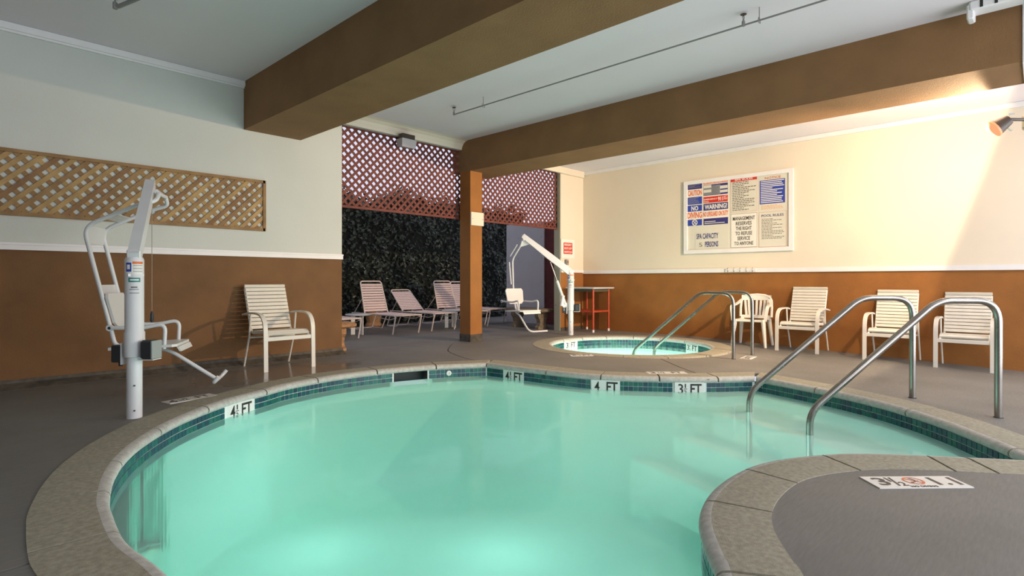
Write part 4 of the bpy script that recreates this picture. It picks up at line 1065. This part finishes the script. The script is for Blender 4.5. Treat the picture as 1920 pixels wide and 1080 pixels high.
u0, v0, u1, v1 = rect(106, 490, 264, 705); cc = NBM((u0+u1)/2, v0+(v1-v0)*0.15, 0.0036)
rg = MB(); rr = 0.052
for k in range(24):
    a, b = 2*PI*k/24, 2*PI*(k+1)/24
    rg.add([(cc[0]-0.001, cc[1]+r*math.sin(e), cc[2]+r*math.cos(e)) for r, e in ((rr, a), (rr, b), (rr*0.75, b), (rr*0.75, a))], [(0, 1, 2, 3)])
rg.box((cc[0]-0.001, cc[1], cc[2]), (0.001, rr*1.7, rr*0.25), Matrix.Rotation(0.8, 3, 'X')); rg.box((cc[0]-0.001, cc[1], cc[2]), (0.001, rr*1.5, rr*0.2), Matrix.Rotation(-0.8, 3, 'X')); rg.build('no_diving_symbol', W_, o)
o, blk, txt, lines = sign(275, 236, 540, 462, W_)
blk(0.01, 0.88, 0.99, 1.0, INK['orange']); txt('ARTIFICIAL RESPIRATION', 0.04, 0.905, 0.96, 0.975, W_, 0.02)
blk(0.01, 0.34, 0.99, 0.85, INK['navy']); blk(0.02, 0.36, 0.70, 0.80, INK['grey'], 'printed_panel', 0.0044)
for a0, b0, a1, b1 in ((0.02, 0.70, 0.33, 0.83), (0.02, 0.49, 0.33, 0.62), (0.68, 0.60, 0.98, 0.74), (0.68, 0.42, 0.98, 0.54)):
    blk(a0, b0, a1, b1, INK['paper'], 'printed_panel', 0.0050)
lines(0.36, 0.38, 0.66, 0.78, 8, INK['line'], 0.35, z=0.0055)
blk(0.01, 0.0, 0.99, 0.29, INK['red']); txt('EMERGENCY', 0.03, 0.13, 0.58, 0.20, W_); txt('DIAL', 0.03, 0.03, 0.24, 0.09, W_); txt('911', 0.60, 0.05, 0.80, 0.24, W_, 0.03); lines(0.83, 0.08, 0.97, 0.26, 4, W_, 0.5)
o, blk, txt, lines = sign(275, 470, 542, 695, W_)
blk(0.01, 0.68, 0.99, 1.0, INK['navy']); txt('WARNING!', 0.06, 0.73, 0.95, 0.96, W_, 0.03); txt('NO LIFEGUARD ON DUTY', 0.0, 0.39, 1.0, 0.62, INK['orange'], 0.03)
blk(0.01, 0.0, 0.99, 0.30, INK['navy']); lines(0.05, 0.03, 0.95, 0.2, 2, INK['paper'], 0.4, False)
o, blk, txt, lines = sign(190, 770, 545, 950, INK['paper'])
txt('SPA CAPACITY', 0.04, 0.58, 0.70, 0.90, INK['navy'], 0.02); txt('5', 0.12, 0.12, 0.22, 0.36, INK['line'], -0.0); txt('PERSONS', 0.30, 0.10, 0.70, 0.42, INK['navy'], 0.02)
o, blk, txt, lines = sign(568, 200, 848, 560, INK['paper'])
blk(0.0, 0.895, 1.0, 0.985, INK['red']); txt('SPA RULES', 0.16, 0.917, 0.84, 0.965, W_, 0.02); lines(0.06, 0.03, 0.96, 0.885, 17, INK['line'], 0.5)
blk(0.0, 0.0, 1.0, 0.006, INK['pink'], 'border_line'); blk(0.0, 0.0, 0.008, 0.98, INK['pink'], 'border_line'); blk(0.992, 0.0, 1.0, 0.98, INK['pink'], 'border_line')
o, blk, txt, lines = sign(568, 580, 848, 935, W_)
for k, (s_, h_) in enumerate((('MANAGEMENT', 0.42), ('RESERVES', 0.30), ('THE RIGHT', 0.30), ('TO REFUSE', 0.32), ('SERVICE', 0.24), ('TO ANYONE', 0.36))):
    y_ = 0.86-k*0.148; txt(s_, 0.5-h_, y_-0.055, 0.5+h_, y_+0.055, INK['dark'], 0.015)
for a in ((0, 0, 1, 0.008), (0, 0.992, 1, 1), (0, 0, 0.01, 1), (0.99, 0, 1, 1)): blk(*a, INK['line'], 'border_line')
o, blk, txt, lines = sign(868, 178, 1162, 545, INK['paper'])
txt('NOTICE', 0.22, 0.90, 0.80, 0.965, INK['rust'], 0.02); blk(0.03, 0.19, 0.95, 0.875, INK['blue']); lines(0.07, 0.21, 0.92, 0.865, 13, W_, 0.45, False); lines(0.08, 0.03, 0.92, 0.16, 4, INK['paleorange'], 0.5)
o, blk, txt, lines = sign(868, 560, 1162, 930, INK['paper'])
txt('POOL RULES', 0.10, 0.86, 0.90, 0.93, INK['navy'], 0.01); lines(0.10, 0.22, 0.92, 0.82, 14, INK['line'], 0.4)
for a in ((0, 0, 1, 0.008), (0, 0.992, 1, 1), (0, 0, 0.01, 1), (0.985, 0, 1, 1)): blk(*a, INK['pink'], 'border_line')

# hook rack on the right-hand rail
hk0, hk1 = onx(1360, 507, XR-0.03), onx(1418, 506, XR-0.03)
hr = thing('hook_rack', 'small white rack of coat hooks on the right wall rail', 'hook rack', (XR-0.026, (hk0.y+hk1.y)/2, 1.162))
MB().box((-0.008, 0, 0), (0.014, hk0.y-hk1.y, 0.062), bev=0.003).build('board', M['trim'], hr)
for k in range(5):
    y_ = (hk0.y-hk1.y)*(0.40-0.2*k)
    MB().tube(fillet([(-0.013, y_, 0.0), (-0.028, y_, -0.028), (-0.05, y_, -0.012), (-0.05, y_, 0.012), (-0.022, y_, 0.036), (-0.03, y_, 0.045)], 0.01), 0.0035, 6).build('hook', M['steel'], hr)
# shut-off switch sign and conduit
sp0, sp1 = ony(1052, 448, YL-0.01), ony(1077, 485, YL-0.01)
es = thing('switch_sign', 'white sign with red emergency shut-off panel at the back corner', 'sign', ((sp0.x+sp1.x)/2, YL-0.008, (sp0.z+sp1.z)/2))
sw_, sh_ = sp1.x-sp0.x, sp0.z-sp1.z
MB().box((0, 0, 0), (sw_, 0.012, sh_), bev=0.002).build('sheet', INK['white'], es)
MB().box((0, -0.007, 0.01), (sw_*0.66, 0.003, sh_*0.60)).build('red_panel', INK['red'], es)
for k, s_ in enumerate(('EMERGENCY', 'SHUT-OFF', 'SWITCH')):
    put_text(text_fit(s_, sw_*0.56, sh_*0.12, 0.0005, 0.02), W_, frame_mat((0, -0.0095, 0.01+sh_*(0.19-0.19*k)), (1, 0, 0), (0, 0, 1)), es)
sb_ = thing('switch_box', 'small metal switch box under the shut-off sign', 'switch', (sp0.x+sw_*0.35, YL-0.03, sp1.z-0.14))
MB().box((0, 0, 0.06), (0.07, 0.06, 0.11), bev=0.005).build('housing', M['galv'], sb_)
MB().lathe([(0.004, 0), (0.016, 0), (0.016, 0.012), (0.004, 0.014)], (0, -0.030, 0.065), 12, (0, -1, 0)).build('button', INK['red'], sb_)
MB().tube([(0.0, 0.012, 0.0), (0.0, 0.012, -0.16)], 0.010, 8).build('conduit', M['galv'], sb_)

# ------------------------------------------------------------------ ceiling fittings
sp = thing('sprinkler_pipe', 'thin sprinkler pipe along the ceiling between the two beams', 'pipe', (4.78, 5.54, 3.15))
MB().tube([(0, 0, 0), (0, -8.4, 0)], 0.008, 8).build('pipe', M['galv'], sp, smooth=True)
def sprinkler(parent, y_):
    h = MB().lathe([(0.010, -0.02), (0.014, -0.02), (0.014, 0.02), (0.008, 0.028), (0.006, 0.045)], (0, y_, 0.012), 10).build('sprinkler_head', M['galv'], parent, smooth=True)
    MB().tube([(-0.014, y_, 0.055), (-0.014, y_, 0.075), (0, y_, 0.088), (0.014, y_, 0.075), (0.014, y_, 0.055)], 0.003, 6).lathe([(0.003, 0.088), (0.026, 0.09), (0.026, 0.093), (0.003, 0.094)], (0, y_, 0), 14).build('deflector', M['brass'], h)
for y_ in (0.0, -3.72): sprinkler(sp, y_)
for y_ in (-0.55, -3.85, -4.6):
    MB().tube(fillet([(0.0, y_, 0.11), (0.0, y_, 0.02), (0.03, y_, -0.02), (-0.02, y_, -0.02), (-0.018, y_, 0.02)], 0.02), 0.004, 6).build('hanger', M['galv'], sp)
lsp = thing('sprinkler', 'single sprinkler head under the ceiling at upper left', 'sprinkler', (onz(216, 12, 3.22).x, onz(216, 12, 3.22).y, 3.22))
MB().tube([(0, 0, 0.0), (0.02, -0.02, 0.0), (0.15, -0.5, 0.0)], 0.017, 10).tube([(0, 0, -0.02), (0, 0, 0.03)], 0.018, 10).build('pipe', M['galv'], lsp, smooth=True)
sprinkler(lsp, 0.0)
# box light under the header
bx = ony(762, 262, YL-0.08)
hl = thing('header_light', 'small grey box light under the header above the lattice', 'lamp', (bx.x, YL-0.07, 3.02))
MB().plate([(-0.11, -0.07, 0.02), (0.11, -0.07, 0.02), (0.11, 0.02, 0.02), (-0.11, 0.02, 0.02)], (0, 0, 0.10)).build('bracket', M['housing'], hl)
MB().add([(-0.12, 0.06, -0.06), (0.12, 0.06, -0.06), (0.13, 0.06, 0.045), (-0.13, 0.06, 0.045), (-0.12, -0.07, -0.075), (0.12, -0.07, -0.075), (0.13, -0.09, 0.045), (-0.13, -0.09, 0.045)], [(0, 1, 2, 3), (7, 6, 5, 4), (0, 4, 5, 1), (3, 2, 6, 7), (1, 5, 6, 2), (0, 3, 7, 4)]).build('housing', M['lampgrey'], hl)
# floodlight on the right wall
fp = onx(1892, 224, 7.45)
fl = thing('floodlight', 'dark floodlight glowing at its rim, high on the right wall', 'lamp', (fp.x, fp.y, fp.z))
ax = Vector((-0.25, 0.80, -0.58)).normalized()
def along(c, a, r0, r1, l, seg=20): return MB().lathe([(0.01, 0), (r0, 0.0), (r1, l), (r1*0.85, l), (0.01, l*0.9)], c, seg, tuple(a))
along(Vector((0, 0, 0)), ax, 0.05, 0.085, 0.13).build('housing', M['housing'], fl, smooth=True)
MB().lathe([(0.079, 0.128), (0.088, 0.128), (0.088, 0.145), (0.079, 0.145)], (0, 0, 0), 24, tuple(ax)).build('rim', M['glowred'], fl)
MB().lathe([(0.01, 0.136), (0.076, 0.136), (0.076, 0.140), (0.01, 0.140)], (0, 0, 0), 24, tuple(ax)).build('lens', M['glow'], fl)
MB().tube([(0, 0, 0.0), (0.10, -0.10, 0.0), (0.22, -0.16, -0.01)], 0.016, 10).build('arm', M['housing'], fl, smooth=True)
MB().box((0.27, -0.20, 0.0), (0.14, 0.22, 0.14), bev=0.015).build('junction_box', M['boxgrey'], fl)
MB().box((-0.03, -0.02, 0.045), (0.035, 0.045, 0.002), Matrix.Rotation(0.5, 3, 'Y')).build('sticker', INK['white'], fl)
s2 = thing('small_spotlight', 'tiny round spotlight just left of the wall floodlight', 'lamp', (fp.x+0.12, fp.y+0.13, fp.z-0.03))
MB().lathe([(0.01, 0), (0.028, 0), (0.034, 0.05), (0.028, 0.052), (0.01, 0.045)], (0, 0, 0), 16, (-0.8, 0.45, -0.2)).build('housing', M['stone'], s2, smooth=True)
MB().lathe([(0.004, 0.046), (0.016, 0.048), (0.016, 0.054), (0.004, 0.055)], (0, 0, 0), 12, (-0.8, 0.45, -0.2)).build('lens', M['housing'], s2)
MB().tube([(0, 0, 0), (0.08, -0.10, 0.0), (0.19, -0.14, -0.02)], 0.009, 8).build('arm', M['boxgrey'], s2, smooth=True)
# white bracket lamp at the top right
wf = thing('ceiling_floodlight', 'white slotted fixture on the ceiling at upper right corner', 'lamp', (5.93, 0.33, 3.272))
MB().box((0, -0.09, -0.05), (0.16, 0.36, 0.08), bev=0.012).build('housing', M['trim'], wf)
MB().box((0.0, 0.08, -0.09), (0.14, 0.05, 0.12), bev=0.01).build('end_bracket', M['trim'], wf)
MB().box((0.0, -0.33, -0.10), (0.12, 0.03, 0.09), bev=0.006).build('end_bracket', M['trim'], wf)
for k in range(4): MB().box((-0.081, -0.26+0.09*k, -0.05), (0.004, 0.02, 0.06)).build('slot', M['void'], wf)
for p, lab in zip(fill_lamps, ('round white fill lamp added unseen in the left bay', 'round white fill lamp added unseen between the two beams', 'round white fill lamp added unseen in the right bay')):
    cl_ = thing('fill_lamp', lab, 'lamp', (p[0], p[1], p[2]), 0, 'added fill lamps over the near deck')  # housings for the unseen fill lamps added above
    MB().lathe([(0.01, 0.14), (0.17, 0.14), (0.18, 0.0), (0.15, -0.02), (0.01, -0.02)], seg=24).build('housing', M['trim'], cl_, smooth=True)
    MB().lathe([(0.01, -0.05), (0.10, -0.045), (0.15, -0.022), (0.01, -0.021)], seg=24).build('diffuser', M['filldiff'], cl_, smooth=True)
